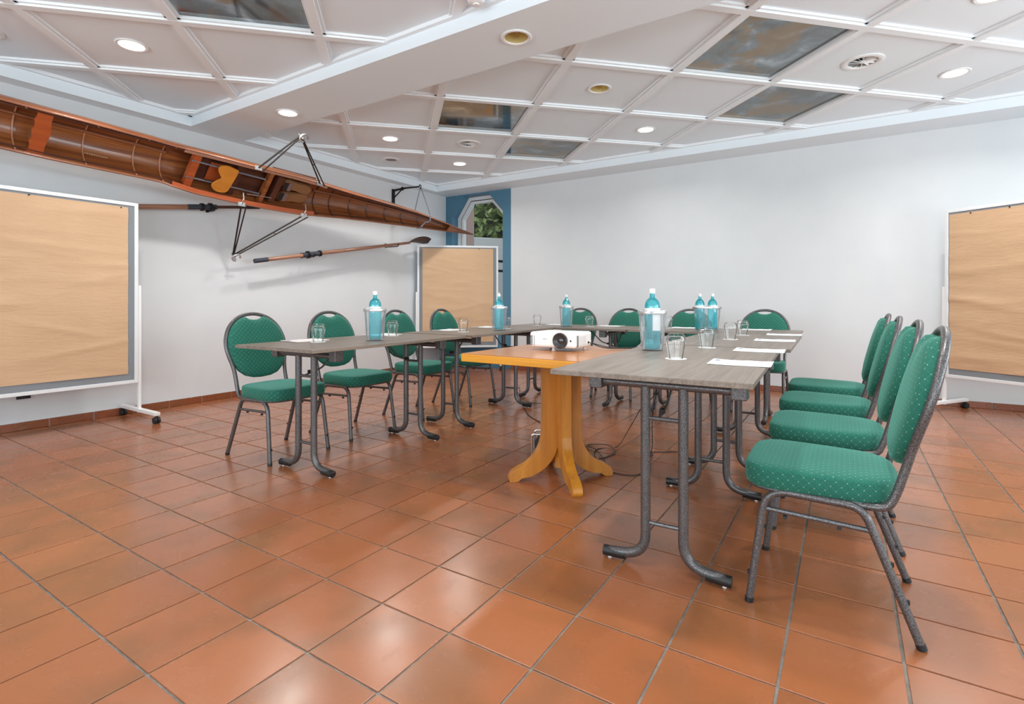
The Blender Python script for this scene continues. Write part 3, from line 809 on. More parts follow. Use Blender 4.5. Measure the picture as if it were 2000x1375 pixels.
cable('table_leg_cable', [(-2.10, 4.62, .70), (-2.12, 4.60, .5), (-2.2, 4.58, .25), (-2.45, 4.52, .03), (-2.62, 4.45, Z0), (-2.70, 4.40, .05), (-2.74, 4.38, .12), (-2.70, 4.36, .16), (-2.68, 4.34, .06), (-2.60, 4.28, Z0)], 'black cable tangled around the foot of the far left table', .003)
cable('hanging_table_cable', [(-1.78, 4.72, .71), (-1.80, 4.66, .62), (-1.78, 4.60, .66), (-1.74, 4.60, .72)], 'black cable loop hanging below the back tables', .004)
rl = thing('cable_reel', 'small cable reel with chrome stand behind the wooden table foot', 'cable reel', (-1.665, 3.00, 0), radians(20))
for k in (-1, 1): MB().tube(rounded([(-.075, k * .055, .006), (-.075, k * .055, .145), (.075, k * .055, .145), (.075, k * .055, .006)], .02), .0055, 8).build('stand', 'chrome', rl, smooth=40)
MB().tube([(-.075, -.055, .006), (-.075, .055, .006)], .0055, 8).build('stand_foot', 'chrome', rl, smooth=40)
dr = ring_y(MB(), [(.060, -.040), (.060, -.036), (.035, -.035), (.035, .035), (.060, .036), (.060, .040)], 0, .078, 22).build('drum', 'black_rubber', rl, smooth=30)
ring_y(MB(), [(.036, -.033), (.050, -.03), (.052, 0), (.050, .03), (.036, .033)], 0, .078, 22).build('wound_cable', 'cable', rl, smooth=40)
ps = thing('plug_adapter', 'small blue and white plug adapter beside the wooden table leg', 'plug', (-1.47, 3.13, 0), radians(15))
MB().box((0, 0, .022), (.05, .035, .044)).build('body', 'blue_plastic', ps, bevel=.005)
MB().box((0, 0, .056), (.028, .024, .024)).build('plug', 'white_plastic', ps, bevel=.004)

# ------------------------------------------------------------------ coolers, bottles, glasses, papers
def cooler(x, y, label, sx=1.0, rz=0):
    t = thing('bottle_cooler', label, 'bottle cooler', (x, y, ZT), rz, 'clear acrylic bottle coolers on the tables')
    MB().lathe([(.0, .0), (.054, .0), (.056, .004), (.0695, .198), (.0665, .198), (.0535, .010), (.0, .008)], 32, (0, 0, 0), sx).build('vessel', 'acrylic', t, smooth=50)
    rm = MB().lathe([(.0675, .190), (.0745, .190), (.0755, .194), (.0755, .207), (.073, .210), (.0675, .208)], 32, (0, 0, 0), sx, close=True).build('rim', 'alu', t, smooth=40)
    MB().box((.02 * sx, -.076, .200), (.018, .003, .008)).build('rim_mark', 'mark_grey', rm)
    return t
def bottle(x, y, z, label, lab=True, cap='label_white', rz=0):
    t = thing('water_bottle', label, 'bottle', (x, y, z), rz, 'turquoise glass water bottles in the coolers')
    MB().lathe([(0, .0), (.035, .0), (.0385, .005), (.0395, .03), (.0395, .19), (.0395, .216), (.0385, .228), (.0355, .241), (.030, .252), (.0225, .260), (.0155, .265), (.0128, .270), (.0122, .293), (.0, .293)], 26).build('glass_body', 'teal_glass', t, smooth=50)
    MB().lathe([(0, .289), (.0140, .289), (.0145, .291), (.0145, .310), (.013, .313), (0, .3135)], 18).build('cap', cap, t, smooth=40)
    if lab:
        n = 9; vs = []; fs = []
        for k in range(n + 1):
            a = radians(-125 + 105 * k / n)
            for r in (.0399, .0404):
                vs.append((r * cos(a), r * sin(a), .095)); vs.append((r * cos(a), r * sin(a), .185))
        for k in range(n): fs += [(4 * k, 4 * k + 4, 4 * k + 5, 4 * k + 1), (4 * k + 2, 4 * k + 3, 4 * k + 7, 4 * k + 6), (4 * k + 1, 4 * k + 5, 4 * k + 7, 4 * k + 3), (4 * k, 4 * k + 2, 4 * k + 6, 4 * k + 4)]
        fs += [(0, 1, 3, 2), (4 * n, 4 * n + 2, 4 * n + 3, 4 * n + 1)]
        MB().add(vs, fs).build('label', 'label_white', t, smooth=40)
    MB().lathe([(.0396, .200), (.0402, .200), (.0402, .212), (.0396, .212)], 22, close=True).build('neck_band', 'label_white', t, smooth=40)
    return t
cooler(-.855, 2.703, 'clear bottle cooler nearest the camera on the right table'); bottle(-.855, 2.703, ZT + .009, 'turquoise bottle with a white label in the nearest cooler on the right table', True, rz=radians(55))
cooler(-2.598, 2.40, 'clear bottle cooler on the near left table'); bottle(-2.598, 2.40, ZT + .009, 'turquoise bottle in the cooler on the near left table', False)
cooler(-2.585, 3.83, 'clear bottle cooler on the far left table by the corner pinboard'); bottle(-2.585, 3.83, ZT + .009, 'turquoise bottle in the cooler by the corner pinboard', False)
cooler(-2.379, 4.74, 'clear bottle cooler on the back table behind the projector'); bottle(-2.379, 4.74, ZT + .009, 'turquoise bottle in the cooler behind the projector', False)
cooler(-1.03, 4.80, 'wide clear cooler for two bottles on the right end of the back tables', 1.66, radians(28))
bottle(-1.085, 4.772, ZT + .009, 'left one of the two turquoise bottles sharing the wide cooler', False); bottle(-.985, 4.800, ZT + .009, 'right one of the two turquoise bottles sharing the wide cooler', False)

def glass(x, y, label, clabel):
    co = MB().lathe([(0, 0), (.046, 0), (.047, .0012), (.046, .0024), (0, .0024)], 26).build('coaster', 'label_white', loc=(x, y, ZT)); tag(co, clabel, 'coaster', 'white round paper coasters under the glasses')
    t = thing('tumbler', label, 'drinking glass', (x, y, ZT + .0026), 0, 'upturned drinking glasses on coasters')
    MB().lathe([(.0305, 0), (.036, .035), (.0425, .068), (.0435, .082), (.040, .098), (.034, .108), (.030, .111), (0, .111), (0, .100), (.028, .099), (.035, .094), (.0405, .081), (.0395, .068), (.0335, .035), (.0290, 0)], 26, close=True).build('bowl', 'clear_glass', t, smooth=50)
    MB().lathe([(.0295, 0), (.0312, .0015), (.0295, .003), (.0285, .0015)], 26, close=True).build('lip', 'clear_glass', t, smooth=50)
for x, y, w in ((-2.80, 2.114, 'on the near left table by its near edge'), (-2.831, 2.785, 'on the near left table in front of the third green chair'), (-2.690, 3.455, 'on the far left table left of the cooler'),
                (-2.673, 4.08, 'on the far left table partly behind the cooler'), (-2.752, 4.80, 'on the back table in the corner next to the bottle cooler'), (-2.175, 4.85, 'on the back table between the first and second back chairs'), (-1.415, 4.95, 'on the back table beside the third back chair'),
                (-.638, 2.353, 'nearest the camera on the right table'), (-.647, 3.01, 'second from the camera on the right table'), (-.652, 3.74, 'third from the camera on the right table'), (-.655, 4.25, 'fourth from the camera on the right table')):
    glass(x, y, 'upturned clear glass ' + w, 'coaster under the glass ' + w)

def sheet(x, y, rz, label, sx=.235, sy=.185, mat='sheet', marks=True):
    t = thing('paper_sheet', label, 'paper', (x, y, ZT), rz, 'blank notepaper sheets laid on the tables')
    nx, ny = 10, 5; vs = []; fs = []
    for lay in (0, 1):
        for i in range(nx + 1):
            for j in range(ny + 1):
                u, v = i / nx - .5, j / ny - .5
                h = .0012 + .004 * max(0, abs(u) - .25) * (1 + v) * 2 + .002 * math.exp(-((u - .12) / .08) ** 2) * (v + .5)
                vs.append((u * sx, v * sy, h + .0022 * lay))
    N = (nx + 1) * (ny + 1)
    for i in range(nx):
        for j in range(ny):
            a = i * (ny + 1) + j; q = (a, a + ny + 1, a + ny + 2, a + 1); fs.append(q[::-1]); fs.append(tuple(k + N for k in q))
    bd = [i * (ny + 1) for i in range(nx + 1)] + [nx * (ny + 1) + j for j in range(1, ny + 1)] + [i * (ny + 1) + ny for i in range(nx - 1, -1, -1)] + [j for j in range(ny - 1, 0, -1)]
    for k in range(len(bd)): a, b = bd[k], bd[(k + 1) % len(bd)]; fs.append((a, b, b + N, a + N))
    MB().add(vs, fs).build('page', mat, t, smooth=40)
    if marks:
        MB().box((-sx * .40, sy * .22, .0058), (.018, .028, .0008)).build('printed_mark', 'mark_blue', t)
        MB().box((sx * .43, sy * .1, .0055), (.010, .020, .0008)).build('printed_mark', 'mark_grey', t)
    return t
for y, x, w in ((2.318, -.365, 'nearest the camera'), (2.963, -.376, 'second from the camera'), (3.77, -.388, 'third from the camera'), (4.44, -.394, 'fourth from the camera')):
    sheet(x, y, radians(3), 'white notepaper at the chair side of the right table, ' + w)
sheet(-.67, 5.10, radians(2), 'white notepaper in front of the right end back chair'); sheet(-1.30, 5.10, radians(-2), 'white notepaper in front of the third back chair')
sheet(-2.03, 5.06, 0, 'white notepaper in front of the second back chair'); sheet(-2.62, 5.04, 0, 'white notepaper in front of the back chair nearest the window')
sheet(-2.95, 2.13, radians(88), 'pinkish notepaper on the near left table before the first left chair', mat='sheet_pink'); sheet(-2.96, 2.80, radians(90), 'white notepaper before the second left chair')
sheet(-2.95, 3.58, radians(90), 'white notepaper before the third left chair'); sheet(-2.97, 4.18, radians(90), 'white notepaper before the left chair at the corner pinboard')

# ------------------------------------------------------------------ pinboards
def pinboard(loc, rz, label, pins, shift=0.0):
    # local: x along the board, front face towards -y, origin on the floor under the middle
    t = thing('pinboard', label, 'pinboard', loc, rz, 'mobile pinboards covered in brown paper')
    W, z0, z1 = 1.20, .315, 1.835; f = .028
    MB().box((0, 0, (z0 + z1) / 2), (W - .03, .020, z1 - z0 - .03)).build('felt_panel', 'felt', t)
    for x in (-W / 2 + f / 2, W / 2 - f / 2): MB().box((x, 0, (z0 + z1) / 2), (f, .034, z1 - z0)).build('frame_side', 'board_frame', t, bevel=.003)
    for z in (z0 + f / 2, z1 - f / 2): MB().box((0, 0, z), (W - 2 * f, .034, f)).build('frame_rail', 'board_frame', t, bevel=.003)
    # crinkled brown paper
    nx, nz = 44, 90; rnd = random.Random(label); pw, pz0, pz1 = W - 2 * f - .092, z0 + f + .055, z1 - f - .016
    waves = [(rnd.uniform(-1, 1), rnd.uniform(-.9, .9), rnd.uniform(.018, .05), rnd.uniform(.10, .40), rnd.uniform(-.25, .25), rnd.uniform(.4, 1.0)) for _ in range(70)]
    vs = []; fs = []
    for lay in (0, 1):
        for i in range(nx + 1):
            for j in range(nz + 1):
                u = (i / nx - .5) * pw; v = (j / nz - .5) * (pz1 - pz0); h = 0
                for (cx, cz, sz, sx, sl, am) in waves:
                    dz = (v - cz - sl * (u - cx)); dx = u - cx
                    if abs(dz) < 3 * sz and abs(dx) < 2.5 * sx: h += am * .0055 * math.exp(-(dz / sz) ** 2 - (dx / sx) ** 2)
                edge = .004 * rnd.random() if (i in (0, nx) or j in (0, nz)) else 0
                vs.append((u * (1 - edge) + shift, -.0115 - min(h, .016) - .0008 * lay, (pz0 + pz1) / 2 + v))
    N = (nx + 1) * (nz + 1)
    for i in range(nx):
        for j in range(nz):
            a = i * (nz + 1) + j; q = (a, a + nz + 1, a + nz + 2, a + 1); fs.append(tuple(k + N for k in q))
    MB().add(vs[:], fs).build('brown_paper', 'kraft', t, smooth=60)
    for (u, z) in pins: MB().disc((u * pw, -.013, z), .006, (0, -1, 0), 10, .006).build('pin', 'black', t)
    for s in (-1, 1):
        x = s * (W / 2 + .012)
        MB().box((x, .0, .60), (.022, .030, 1.08)).build('post', 'white_gloss', t, bevel=.002)
        ft = MB().box((x, 0, .082), (.042, .66, .028)).build('foot', 'white_gloss', t, bevel=.003)
        MB().box((x, 0, .0965), (.012, .014, .004)).build('bolt', 'black', ft)
        for k in (-1, 1):
            cs = MB().lathe([(.013, .05), (.013, .07)], 10, (x, k * .308, 0)).build('caster', 'black_rubber', t)
            for e in (-.013, .013):
                vs2 = MB(); n = 16
                vs2.add([(x + e + q, k * .308 + .027 * cos(2 * pi * i / n), .028 + .027 * sin(2 * pi * i / n)) for q in (-.009, .009) for i in range(n)],
                        [tuple(reversed(range(n))), tuple(range(n, 2 * n))] + [(i, (i + 1) % n, n + (i + 1) % n, n + i) for i in range(n)])
                vs2.build('wheel', 'black_rubber', cs, smooth=40)
    return t
pinboard((-5.075, 2.040 - .612, 0), radians(90), 'large pinboard with brown paper at the left picture edge against the boat wall', [(-.1, 1.79), (.45, 1.783)])
ax = Vector((CY, SY, 0))
pb2 = Vector((-5.20, 5.535, 0))
# board in the corner: left edge at pixel 817, depth ~7.8
FWD = Vector((-SY, CY, 0))
PL = ax * ((817 - 1000) / 1020.25 * 7.72) + FWD * 7.72; PR = ax * ((971 - 1000) / 1020.25 * 7.88) + FWD * 7.88
mid = (PL + PR) / 2; ang = math.atan2((PR - PL).y, (PR - PL).x)
pinboard((mid.x, mid.y, 0), ang, 'pinboard with brown paper standing in the corner before the blue window', [(0.3, 1.785)])
d3 = Vector((.808, -.587, 0)).normalized(); p3 = Vector((.77, 6.165, 0)) + d3 * .6
pinboard((p3.x, p3.y, 0), math.atan2(d3.y, d3.x), 'pinboard with brown paper at the right picture edge', [(-.38, 1.783), (-.12, 1.79), (.2, 1.79)], -.040)

# wall socket under the left pinboard
ws = thing('wall_socket', 'small black socket low on the wall under the left pinboard', 'socket', (XL, 1.384, .262), 0)
MB().box((.006, 0, 0), (.012, .085, .038)).build('plate', 'black', ws, bevel=.003)
for k in (-1, 1): MB().box((.012, k * .02, 0), (.004, .026, .026)).build('insert', 'black_rubber', ws, bevel=.002)

# ------------------------------------------------------------------ rowing boat on the wall
PHI = radians(42); XC = -4.83
ST = [(-1.35, 2.23, .004), (-1.1, 2.23, .03), (-.5, 2.23, .10), (.1, 2.226, .15), (.6, 2.222, .17), (1.0, 2.214, .178), (1.5, 2.192, .183), (2.0, 2.174, .180), (2.15, 2.166, .179), (2.28, 2.152, .192), (2.45, 2.136, .205), (2.9, 2.116, .212), (3.3, 2.108, .214), (3.55, 2.102, .207), (3.75, 2.10, .188), (4.1, 2.100, .163), (4.6, 2.098, .140), (5.1, 2.090, .113), (5.7, 2.067, .066), (6.2, 2.046, .024), (6.44, 2.036, .003)]
def lerp_st(y):
    for a, b in zip(ST, ST[1:]):
        if a[0] <= y <= b[0]:
            t = (y - a[0]) / (b[0] - a[0]); t = t * t * (3 - 2 * t) * .3 + t * .7
            return a[1] + (b[1] - a[1]) * t, a[2] + (b[2] - a[2]) * t
    return ST[-1][1], ST[-1][2]
def BP(y, w, n):
    zc, hw = lerp_st(y)
    return Vector((XC + w * sin(PHI) + n * cos(PHI), y, zc + w * cos(PHI) - n * sin(PHI)))
def depth(y):
    zc, hw = lerp_st(y); return min(.20, hw * 1.05 + .02 * min(1, hw / .05))
boat = thing('rowing_boat', 'long varnished wooden rowing boat hung on its side along the left wall', 'boat', (0, 0, 0))
ys = [-1.35 + (6.44 + 1.35) * i / 110 for i in range(111)]
NS = 18
def hull_ring(y, inset_=0.0, n0=0.0):
    zc, hw = lerp_st(y); D = depth(y) - inset_; h = max(hw - inset_, .001); out = []
    for k in range(NS + 1):
        a = pi * k / NS; out.append(BP(y, h * cos(a), n0 - D * (sin(a) ** .75 if sin(a) > 0 else 0)))
    return out
hm = MB(); vs = []; fs = []
for y in ys: vs += hull_ring(y)
n = NS + 1
for i in range(len(ys) - 1):
    for k in range(NS): fs.append((i * n + k, i * n + k + 1, (i + 1) * n + k + 1, (i + 1) * n + k))
hull = MB().add(vs, fs).build('hull', 'mahogany', boat, smooth=60)
sol = hull.modifiers.new('shell', 'SOLIDIFY'); sol.thickness = .007; sol.offset = 0
for s, mt in ((1, 'mahogany_red2'), (-1, 'mahogany_red2')):
    MB().tube([BP(y, s * (lerp_st(y)[1] + .001), .002) for y in ys], .0085, 8).build('gunwale', mt, boat, smooth=50)
    MB().tube([BP(y, s * max(lerp_st(y)[1] - .026, 0), -.018) for y in ys[25:-8]], .007, 6).build('inwale', 'mahogany_dark', boat, smooth=50)
yk = [y for y in ys if y < 2.2 or y > 3.6]
for part in ([y for y in ys if y < 2.22], [y for y in ys if 3.62 < y < 6.0]):
    MB().tube([BP(y, .012, -depth(y) + .014) for y in part], .014, 6).build('keelson', 'mahogany_red2', boat, smooth=50)
for y in (.30, .62, .92, 1.22, 1.63, 1.97, 2.17, 3.72, 3.93, 4.20, 4.46, 4.74, 5.02, 5.32):
    zc, hw = lerp_st(y); D = depth(y) - .008; h = hw - .012
    pts = [BP(y, h * cos(pi * k / 16), -D * (sin(pi * k / 16) ** .75 if 0 < k < 16 else 0)) for k in range(17)]
    MB().tube(pts, .0055, 6).build('rib', 'mahogany_light' if y < 2.3 else 'mahogany_dark', boat, smooth=50)
# scalloped red brace board
y0 = 1.33; h = lerp_st(y0)[1] - .008; mb = MB(); L = []; Rr = []
for k in range(25):
    w = h * (1 - 2 * k / 24); e = .010 * abs(sin(k / 24 * pi * 4))
    L.append((y0 - .050 + e, w)); Rr.append((y0 + .048 - .006 * sin(k / 24 * pi * 3), w))
poly = L + Rr[::-1]
vs = [BP(a, b, -.030) for a, b in poly] + [BP(a, b, -.016) for a, b in poly]; q = len(L)
fs = [(k, k + 1, 2 * q - 2 - k, 2 * q - 1 - k) for k in range(q - 1)]; N = len(poly)
fs = fs + [tuple(i + N for i in reversed(f)) for f in fs] + [(k, (k + 1) % N, N + (k + 1) % N, N + k) for k in range(N)]
MB().add(vs, fs).build('brace_board', 'mahogany_red', boat)
# fore end and cockpit decks
MB().add([BP(6.43, 0, .006), BP(5.85, lerp_st(5.85)[1], .004), BP(5.85, -lerp_st(5.85)[1], .004), BP(6.43, 0, -.004), BP(5.85, lerp_st(5.85)[1], -.006), BP(5.85, -lerp_st(5.85)[1], -.006)],
         [(0, 1, 2), (5, 4, 3), (0, 3, 4, 1), (1, 4, 5, 2), (2, 5, 3, 0)]).build('bow_deck', 'mahogany', boat)
ck = [2.24 + (3.68 - 2.24) * i / 20 for i in range(21)]
for s in (1, -1):
    vs = []; fs = []
    for y in ck:
        hw = lerp_st(y)[1]
        for (w, nn) in ((hw - .040, -.012), (hw + .004, .010), (hw + .010, .004), (hw - .034, -.020)): vs.append(BP(y, s * w, nn))
    for i in range(len(ck) - 1):
        for k in range(4): fs.append((4 * i + k, 4 * i + (k + 1) % 4, 4 * i + 4 + (k + 1) % 4, 4 * i + 4 + k))
    fs += [(0, 1, 2, 3), tuple(4 * (len(ck) - 1) + k for k in range(4))]
    MB().add(vs, fs).build('saxboard', 'mahogany_light' if s > 0 else 'mahogany_red', boat, smooth=30)
# cockpit floor, cross boards, slides, seat
def bquad(y0_, y1_, w0, w1, n0, th, name, mat, parent=boat, **kw):
    vs = [BP(a, b, c) for c in (n0, n0 + th) for (a, b) in ((y0_, w0), (y1_, w0), (y1_, w1), (y0_, w1))]
    return MB().add(vs, [(3, 2, 1, 0), (4, 5, 6, 7), (0, 1, 5, 4), (1, 2, 6, 5), (2, 3, 7, 6), (3, 0, 4, 7)]).build(name, mat, parent, **kw)
bquad(2.34, 2.40, -.17, .17, -.085, .050, 'cross_board', 'mahogany_red')
bquad(2.74, 2.79, -.17, .17, -.085, .030, 'cross_board', 'mahogany_dark')
bquad(2.36, 3.06, -.13, .13, -.125, .012, 'footwell_board', 'mahogany_dark')
bquad(2.52, 2.66, -.09, .09, -.108, .012, 'slat_board', 'mahogany_red')
bquad(3.04, 3.08, -.18, .18, -.085, .055, 'cross_board', 'mahogany')
for s in (1, -1):
    MB().tube([BP(2.33, s * .085, -.040), BP(3.02, s * .085, -.040)], .009, 8).build('slide_rail', 'slide_metal', boat, smooth=40)
sh = [(.06, .13), (.115, .115), (.125, .06), (.095, .0), (.125, -.06), (.115, -.115), (.06, -.13), (-.03, -.132), (-.075, -.11), (-.07, -.06), (-.032, -.012), (-.030, .012), (-.07, .06), (-.075, .11), (-.03, .132)]
sh = [(.088, .120), (.090, .07), (.082, 0), (.074, -.08), (.055, -.128), (-.01, -.142), (-.062, -.125), (-.085, -.085), (-.055, -.035), (-.028, 0), (-.055, .035), (-.085, .085), (-.062, .125), (0, .138)]
pp = [Vector((a, b, 0)) for a, b in sh]; pp = catmull(pp + [pp[0]], 4)[:-1]
NN = len(pp)
vs = [BP(2.635 + p.x, p.y, -.020) for p in pp] + [BP(2.635 + p.x, p.y, -.002) for p in pp] + [BP(2.648, 0, -.020), BP(2.648, 0, -.006)]
fs = [(k, (k + 1) % NN, NN + (k + 1) % NN, NN + k) for k in range(NN)] + [((k + 1) % NN, k, 2 * NN) for k in range(NN)] + [(NN + k, NN + (k + 1) % NN, 2 * NN + 1) for k in range(NN)]
MB().add(vs, fs).build('sliding_seat', 'seat_wood', boat, smooth=40)
# stretcher with shoes
bquad(3.14, 3.20, -.15, .15, -.095, .06, 'foot_stretcher', 'mahogany_dark')
bquad(3.10, 3.60, -.19, .19, -.140, .012, 'stern_floor', 'mahogany')
for s in (1, -1):
    ol = [(-.135, .030), (-.10, .045), (0, .042), (.07, .050), (.13, .044), (.155, .015), (.155, -.015), (.13, -.044), (.07, -.048), (0, -.040), (-.10, -.045), (-.135, -.030)]
    pv = []; NN = len(ol)
    for nn in (-.075, -.055, -.035):
        sc = .9 if nn > -.04 else 1.0
        for a, b in ol: pv.append(BP(3.39 + a * 1.2 * sc, s * .066 + b * 1.15 * sc - s * a * .12, nn + (a + .15) * -.10))
    fs = [(l * NN + k, l * NN + (k + 1) % NN, (l + 1) * NN + (k + 1) % NN, (l + 1) * NN + k) for l in (0, 1) for k in range(NN)] + [tuple(reversed(range(NN))), tuple(range(2 * NN, 3 * NN))]
    sh_ = MB().add(pv, fs).build('shoe', 'shoe_leather', boat, smooth=40)
    bquad(3.27, 3.31, s * .062 - .045, s * .062 + .045, -.036, .006, 'strap', 'slide_metal', sh_)
    bquad(3.22, 3.26, s * .062 - .045, s * .062 + .045, -.032, .006, 'strap', 'black', sh_)
# riggers
def rigger(s, tip, label):
    def rod(a, b, r=.0055): return MB().tube([a, b], r, 8)
    T = Vector(tip); hw3 = .212 * s
    r1 = BP(2.87, s * lerp_st(2.87)[1], .012); r2 = BP(3.56, s * lerp_st(3.56)[1], .012)
    o_ = MB().tube([r1, T], .0082, 8).build('rigger_stay', 'rig_steel', boat, smooth=40)
    MB().tube([r1 + Vector((0, .045, -.02)), T + Vector((0, .006, -.012))], .0070, 8).build('rigger_stay', 'rig_steel', boat, smooth=40)
    MB().tube([r2, T], .0082, 8).build('rigger_stay', 'rig_steel', boat, smooth=40)
    MB().tube([r2 + Vector((0, .055, -.012)), T + Vector((0, .016, -.010))], .0070, 8).build('rigger_stay', 'rig_steel', boat, smooth=40)
    m = r2.lerp(T, .45); MB().tube([m, m + Vector((0, .030, -.010))], .004, 6).build('rigger_link', 'rig_steel', boat)
    en = Vector((cos(PHI), 0, -sin(PHI)))
    g = MB(); g.tube([T - en * .03, T + en * .06], .010, 10); gt = g.build('oarlock_pin', 'alu', boat, smooth=40)
    ring = [T + en * .035 + Vector((0, .040 * cos(2 * pi * k / 14) + .02, 0)) + Vector((sin(PHI), 0, cos(PHI))) * (.040 * sin(2 * pi * k / 14)) for k in range(12)]
    MB().tube(ring, .0100, 8).build('oarlock_gate', 'alu', gt, smooth=40)
    for r_ in (r1, r2): MB().box(r_, (.012, .07, .04)).build('rigger_plate', 'alu', boat, bevel=.002)
rigger(1, (-4.30, 3.053, 2.556), ''); rigger(-1, (-5.285, 2.965, 1.475), '')
for s in (-1,):
    for yy in (2.87, 3.56):
        hw = lerp_st(yy)[1]
        MB().tube([BP(yy, s * (hw + .004), .012), BP(yy, s * (hw - .06), .012), BP(yy, s * (hw - .10), -.04)], .008, 8).build('inner_knee', 'chrome', boat, smooth=40)
MB().tube([BP(2.90, -.11, -.03), BP(3.16, -.105, -.04)], .008, 8).build('inner_knee', 'chrome', boat, smooth=40)
# small pale lettering inside the hull, too worn to read
yl = 1.64
for wd in (.010, .012, .008, .013, .012, .010, .013, .009, .012, .012):
    bquad(yl, yl + wd, -.146, -.134, -.1275, .002, 'name_letter', 'oar_wood_pale', hull); yl += wd + .0045


# bracket and chain
br = thing('wall_bracket', 'black wrought iron wall arm carrying the bow of the boat', 'bracket', (XL, 5.34, 0))
MB().box((.012, 0, 2.46), (.024, .045, .27)).build('back_plate', 'dark_iron', br, bevel=.004)
MB().tube([(.02, 0, 2.575), (.20, 0, 2.585), (.50, 0, 2.575)], [.017, .014, .010], 8).build('arm', 'dark_iron', br, smooth=40)
MB().lathe([(0, -.03), (.02, -.015), (.032, 0), (.02, .018), (0, .03)], 10, (.19, 0, 2.583)).build('knob', 'dark_iron', br, smooth=40)
MB().tube([(.02, 0, 2.47), (.10, 0, 2.52), (.18, 0, 2.575)], .009, 8).build('strut', 'dark_iron', br, smooth=40)
MB().tube([(.50, 0, 2.575), (.518, 0, 2.60), (.536, 0, 2.585), (.53, 0, 2.555), (.515, 0, 2.545)], .007, 8).build('hook', 'dark_iron', br, smooth=40)
ch = MB(); yb = 5.34
wb, hb = lerp_st(yb)
pts1 = [Vector((XL + .52, yb, 2.55)), Vector((-4.97, yb - .01, 2.32)), Vector((-5.00, yb - .02, 2.16))]
pts2 = [Vector((XL + .53, yb + .01, 2.55)), BP(yb + .03, hb + .01, .02), BP(yb, 0, .018), BP(yb - .05, -hb - .01, .014), BP(yb - .03, -hb - .02, -.08)]
def chain(parent, pts, name):
    P = catmull(pts, 12); mb = MB(); acc = 0; k = 0
    for a, b in zip(P, P[1:]):
        L = (b - a).length; d = (b - a).normalized() if L > 1e-6 else Vector((0, 0, 1))
        while acc < L:
            c = a + d * acc; s1 = d.cross(Vector((0, 1, 0))).normalized() if abs(d.y) < .9 else d.cross(Vector((1, 0, 0))).normalized(); s2 = d.cross(s1)
            s = s1 if k % 2 else s2
            mb.tube([c + d * (.014 * cos(2 * pi * q / 8)) + s * (.0085 * sin(2 * pi * q / 8)) for q in range(8)], .0030, 5, closed=True)
            acc += .019; k += 1
        acc -= L
    return mb.build(name, 'slide_metal', parent, smooth=50)
cht = thing('hanging_chain', 'thin metal chain looped around the bow of the boat', 'chain', (0, 0, 0))
chain(cht, pts1, 'chain_links'); chain(cht, pts2, 'chain_links')

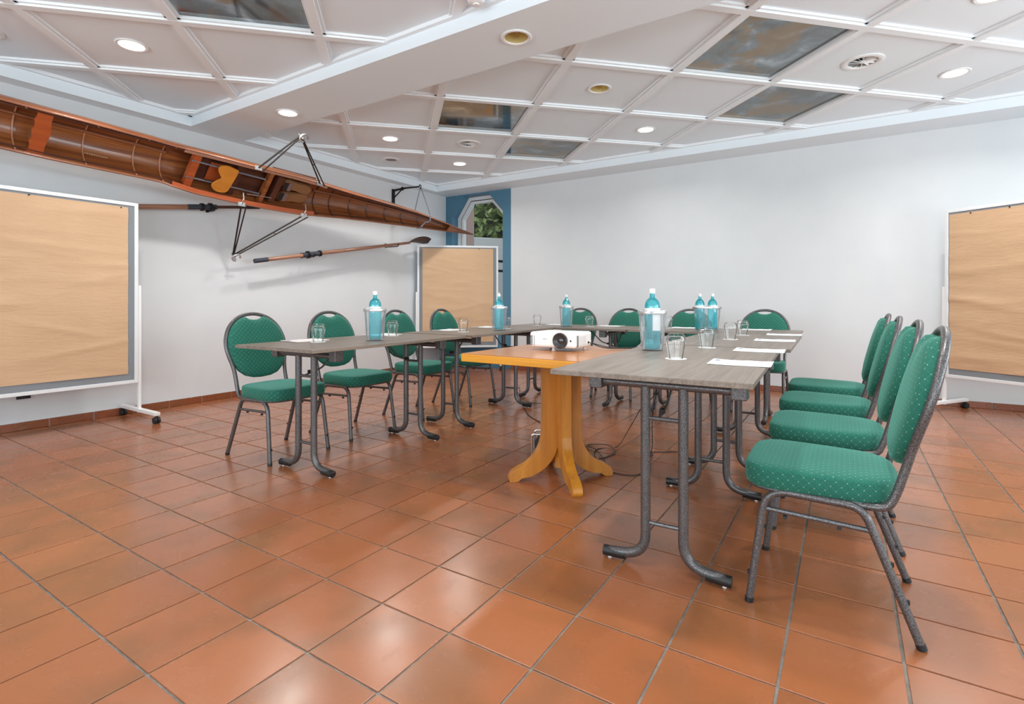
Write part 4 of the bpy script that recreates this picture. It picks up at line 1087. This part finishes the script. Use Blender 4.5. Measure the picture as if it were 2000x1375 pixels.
# oars
def oar(p0, p1, label, handle=None):
    a, b = Vector(p0), Vector(p1); d = (b - a); L = d.length; d = d.normalized()
    t = thing('oar', label, 'oar', (0, 0, 0), 0, 'wooden oars hung on the left wall')
    fr = Vector((.78, 0, .62)); fr = (fr - d * fr.dot(d)).normalized(); up = fr.cross(d).normalized()
    MB().tube([a, a + d * .15], .0235, 12).build('grip', 'oar_leather', t, smooth=40)
    MB().tube([a + d * .13, a + d * (L * .42), a + d * (L - .42)], [.021, .023, .018], 12).build('shaft', 'oar_wood', t, smooth=40)
    MB().tube([a + d * .58, a + d * .80], .0285, 12).build('sleeve', 'oar_leather', t, smooth=40)
    for q, w_ in ((.655, .043), (.815, .036)): MB().tube([a + d * (q - .012), a + d * (q + .012)], w_, 14).build('collar', 'dark_iron', t, smooth=40)
    # spoon blade
    vs = []; fs = []; m = 16; NW = 7
    for i in range(m + 1):
        q = i / m; hw = .012 + .062 * (sin(min(q * 1.25, 1) * pi / 2) ** 1.5) * (1 - max(0, q - .85) * 2.6)
        c = a + d * (L - .46 + .46 * q) + up * (.045 * sin(q * pi) * 1.0 - .01 * q)
        for k in range(NW):
            e = (k / (NW - 1) - .5) * 2; vs.append(c + fr * (e * hw) + up * (-.016 * (1 - e * e) * sin(q * pi)))
    N = len(vs)
    vs = vs + [v - up * .005 for v in vs]
    for i in range(m):
        for k in range(NW - 1):
            z_ = i * NW + k; q4 = (z_, z_ + 1, z_ + NW + 1, z_ + NW); fs.append(q4); fs.append(tuple(N + v for v in reversed(q4)))
    bd = [k for k in range(NW)] + [i * NW + NW - 1 for i in range(1, m + 1)] + [m * NW + k for k in range(NW - 2, -1, -1)] + [i * NW for i in range(m - 1, 0, -1)]
    for k in range(len(bd)): x_, y_ = bd[k], bd[(k + 1) % len(bd)]; fs.append((x_, N + x_, N + y_, y_))
    MB().add(vs, fs).build('blade', 'blade', t, smooth=50)
    return t
oar((-5.20, 3.145, 1.425), (-5.20, 5.855, 1.905), 'oar below the boat, its grip to the left and spoon blade behind the corner pinboard')
o2 = thing('oar', 'oar passing behind the large left pinboard, its dark handle under the boat', 'oar', (0, 0, 0), 0, 'wooden oars hung on the left wall')
a, b = Vector((-5.3, .55, 1.62)), Vector((-5.3, 3.263, 2.013)); d = (b - a).normalized(); L = (b - a).length
MB().tube([a, b - d * .72], .024, 12).build('shaft', 'oar_wood', o2, smooth=40)
MB().tube([b - d * .74, b - d * .46], .026, 12).build('sleeve', 'oar_leather', o2, smooth=40)
for q, w_ in ((.60, .038), (.52, .040)): MB().tube([b - d * (q + .012), b - d * (q - .012)], w_, 14).build('collar', 'dark_iron', o2, smooth=40)
MB().tube([b - d * .48, b - d * .13], .0155, 12).build('handle', 'mahogany_dark', o2, smooth=40)
MB().tube([b - d * .14, b], .018, 12).build('grip', 'oar_leather', o2, smooth=40)
for (y, z, x, lab) in ((3.86, 1.545, -5.20, 'iron wall hook under the middle of the lower oar'), (5.20, 1.782, -5.20, 'iron wall hook under the lower oar near its blade'), (2.78, 1.930, -5.30, 'iron wall hook under the dark sleeve of the upper oar')):
    hk = thing('wall_hook', lab, 'hook', (XL, y, z), 0, 'iron hooks holding the oars')
    MB().box((.004, 0, 0), (.008, .03, .06)).build('plate', 'dark_iron', hk, bevel=.002)
    e = x - XL
    MB().tube(rounded([(.004, 0, -.02), (e - .03, 0, -.024), (e + .02, 0, -.024), (e + .032, 0, .012)], .015), .006, 8).build('prong', 'dark_iron', hk, smooth=40)
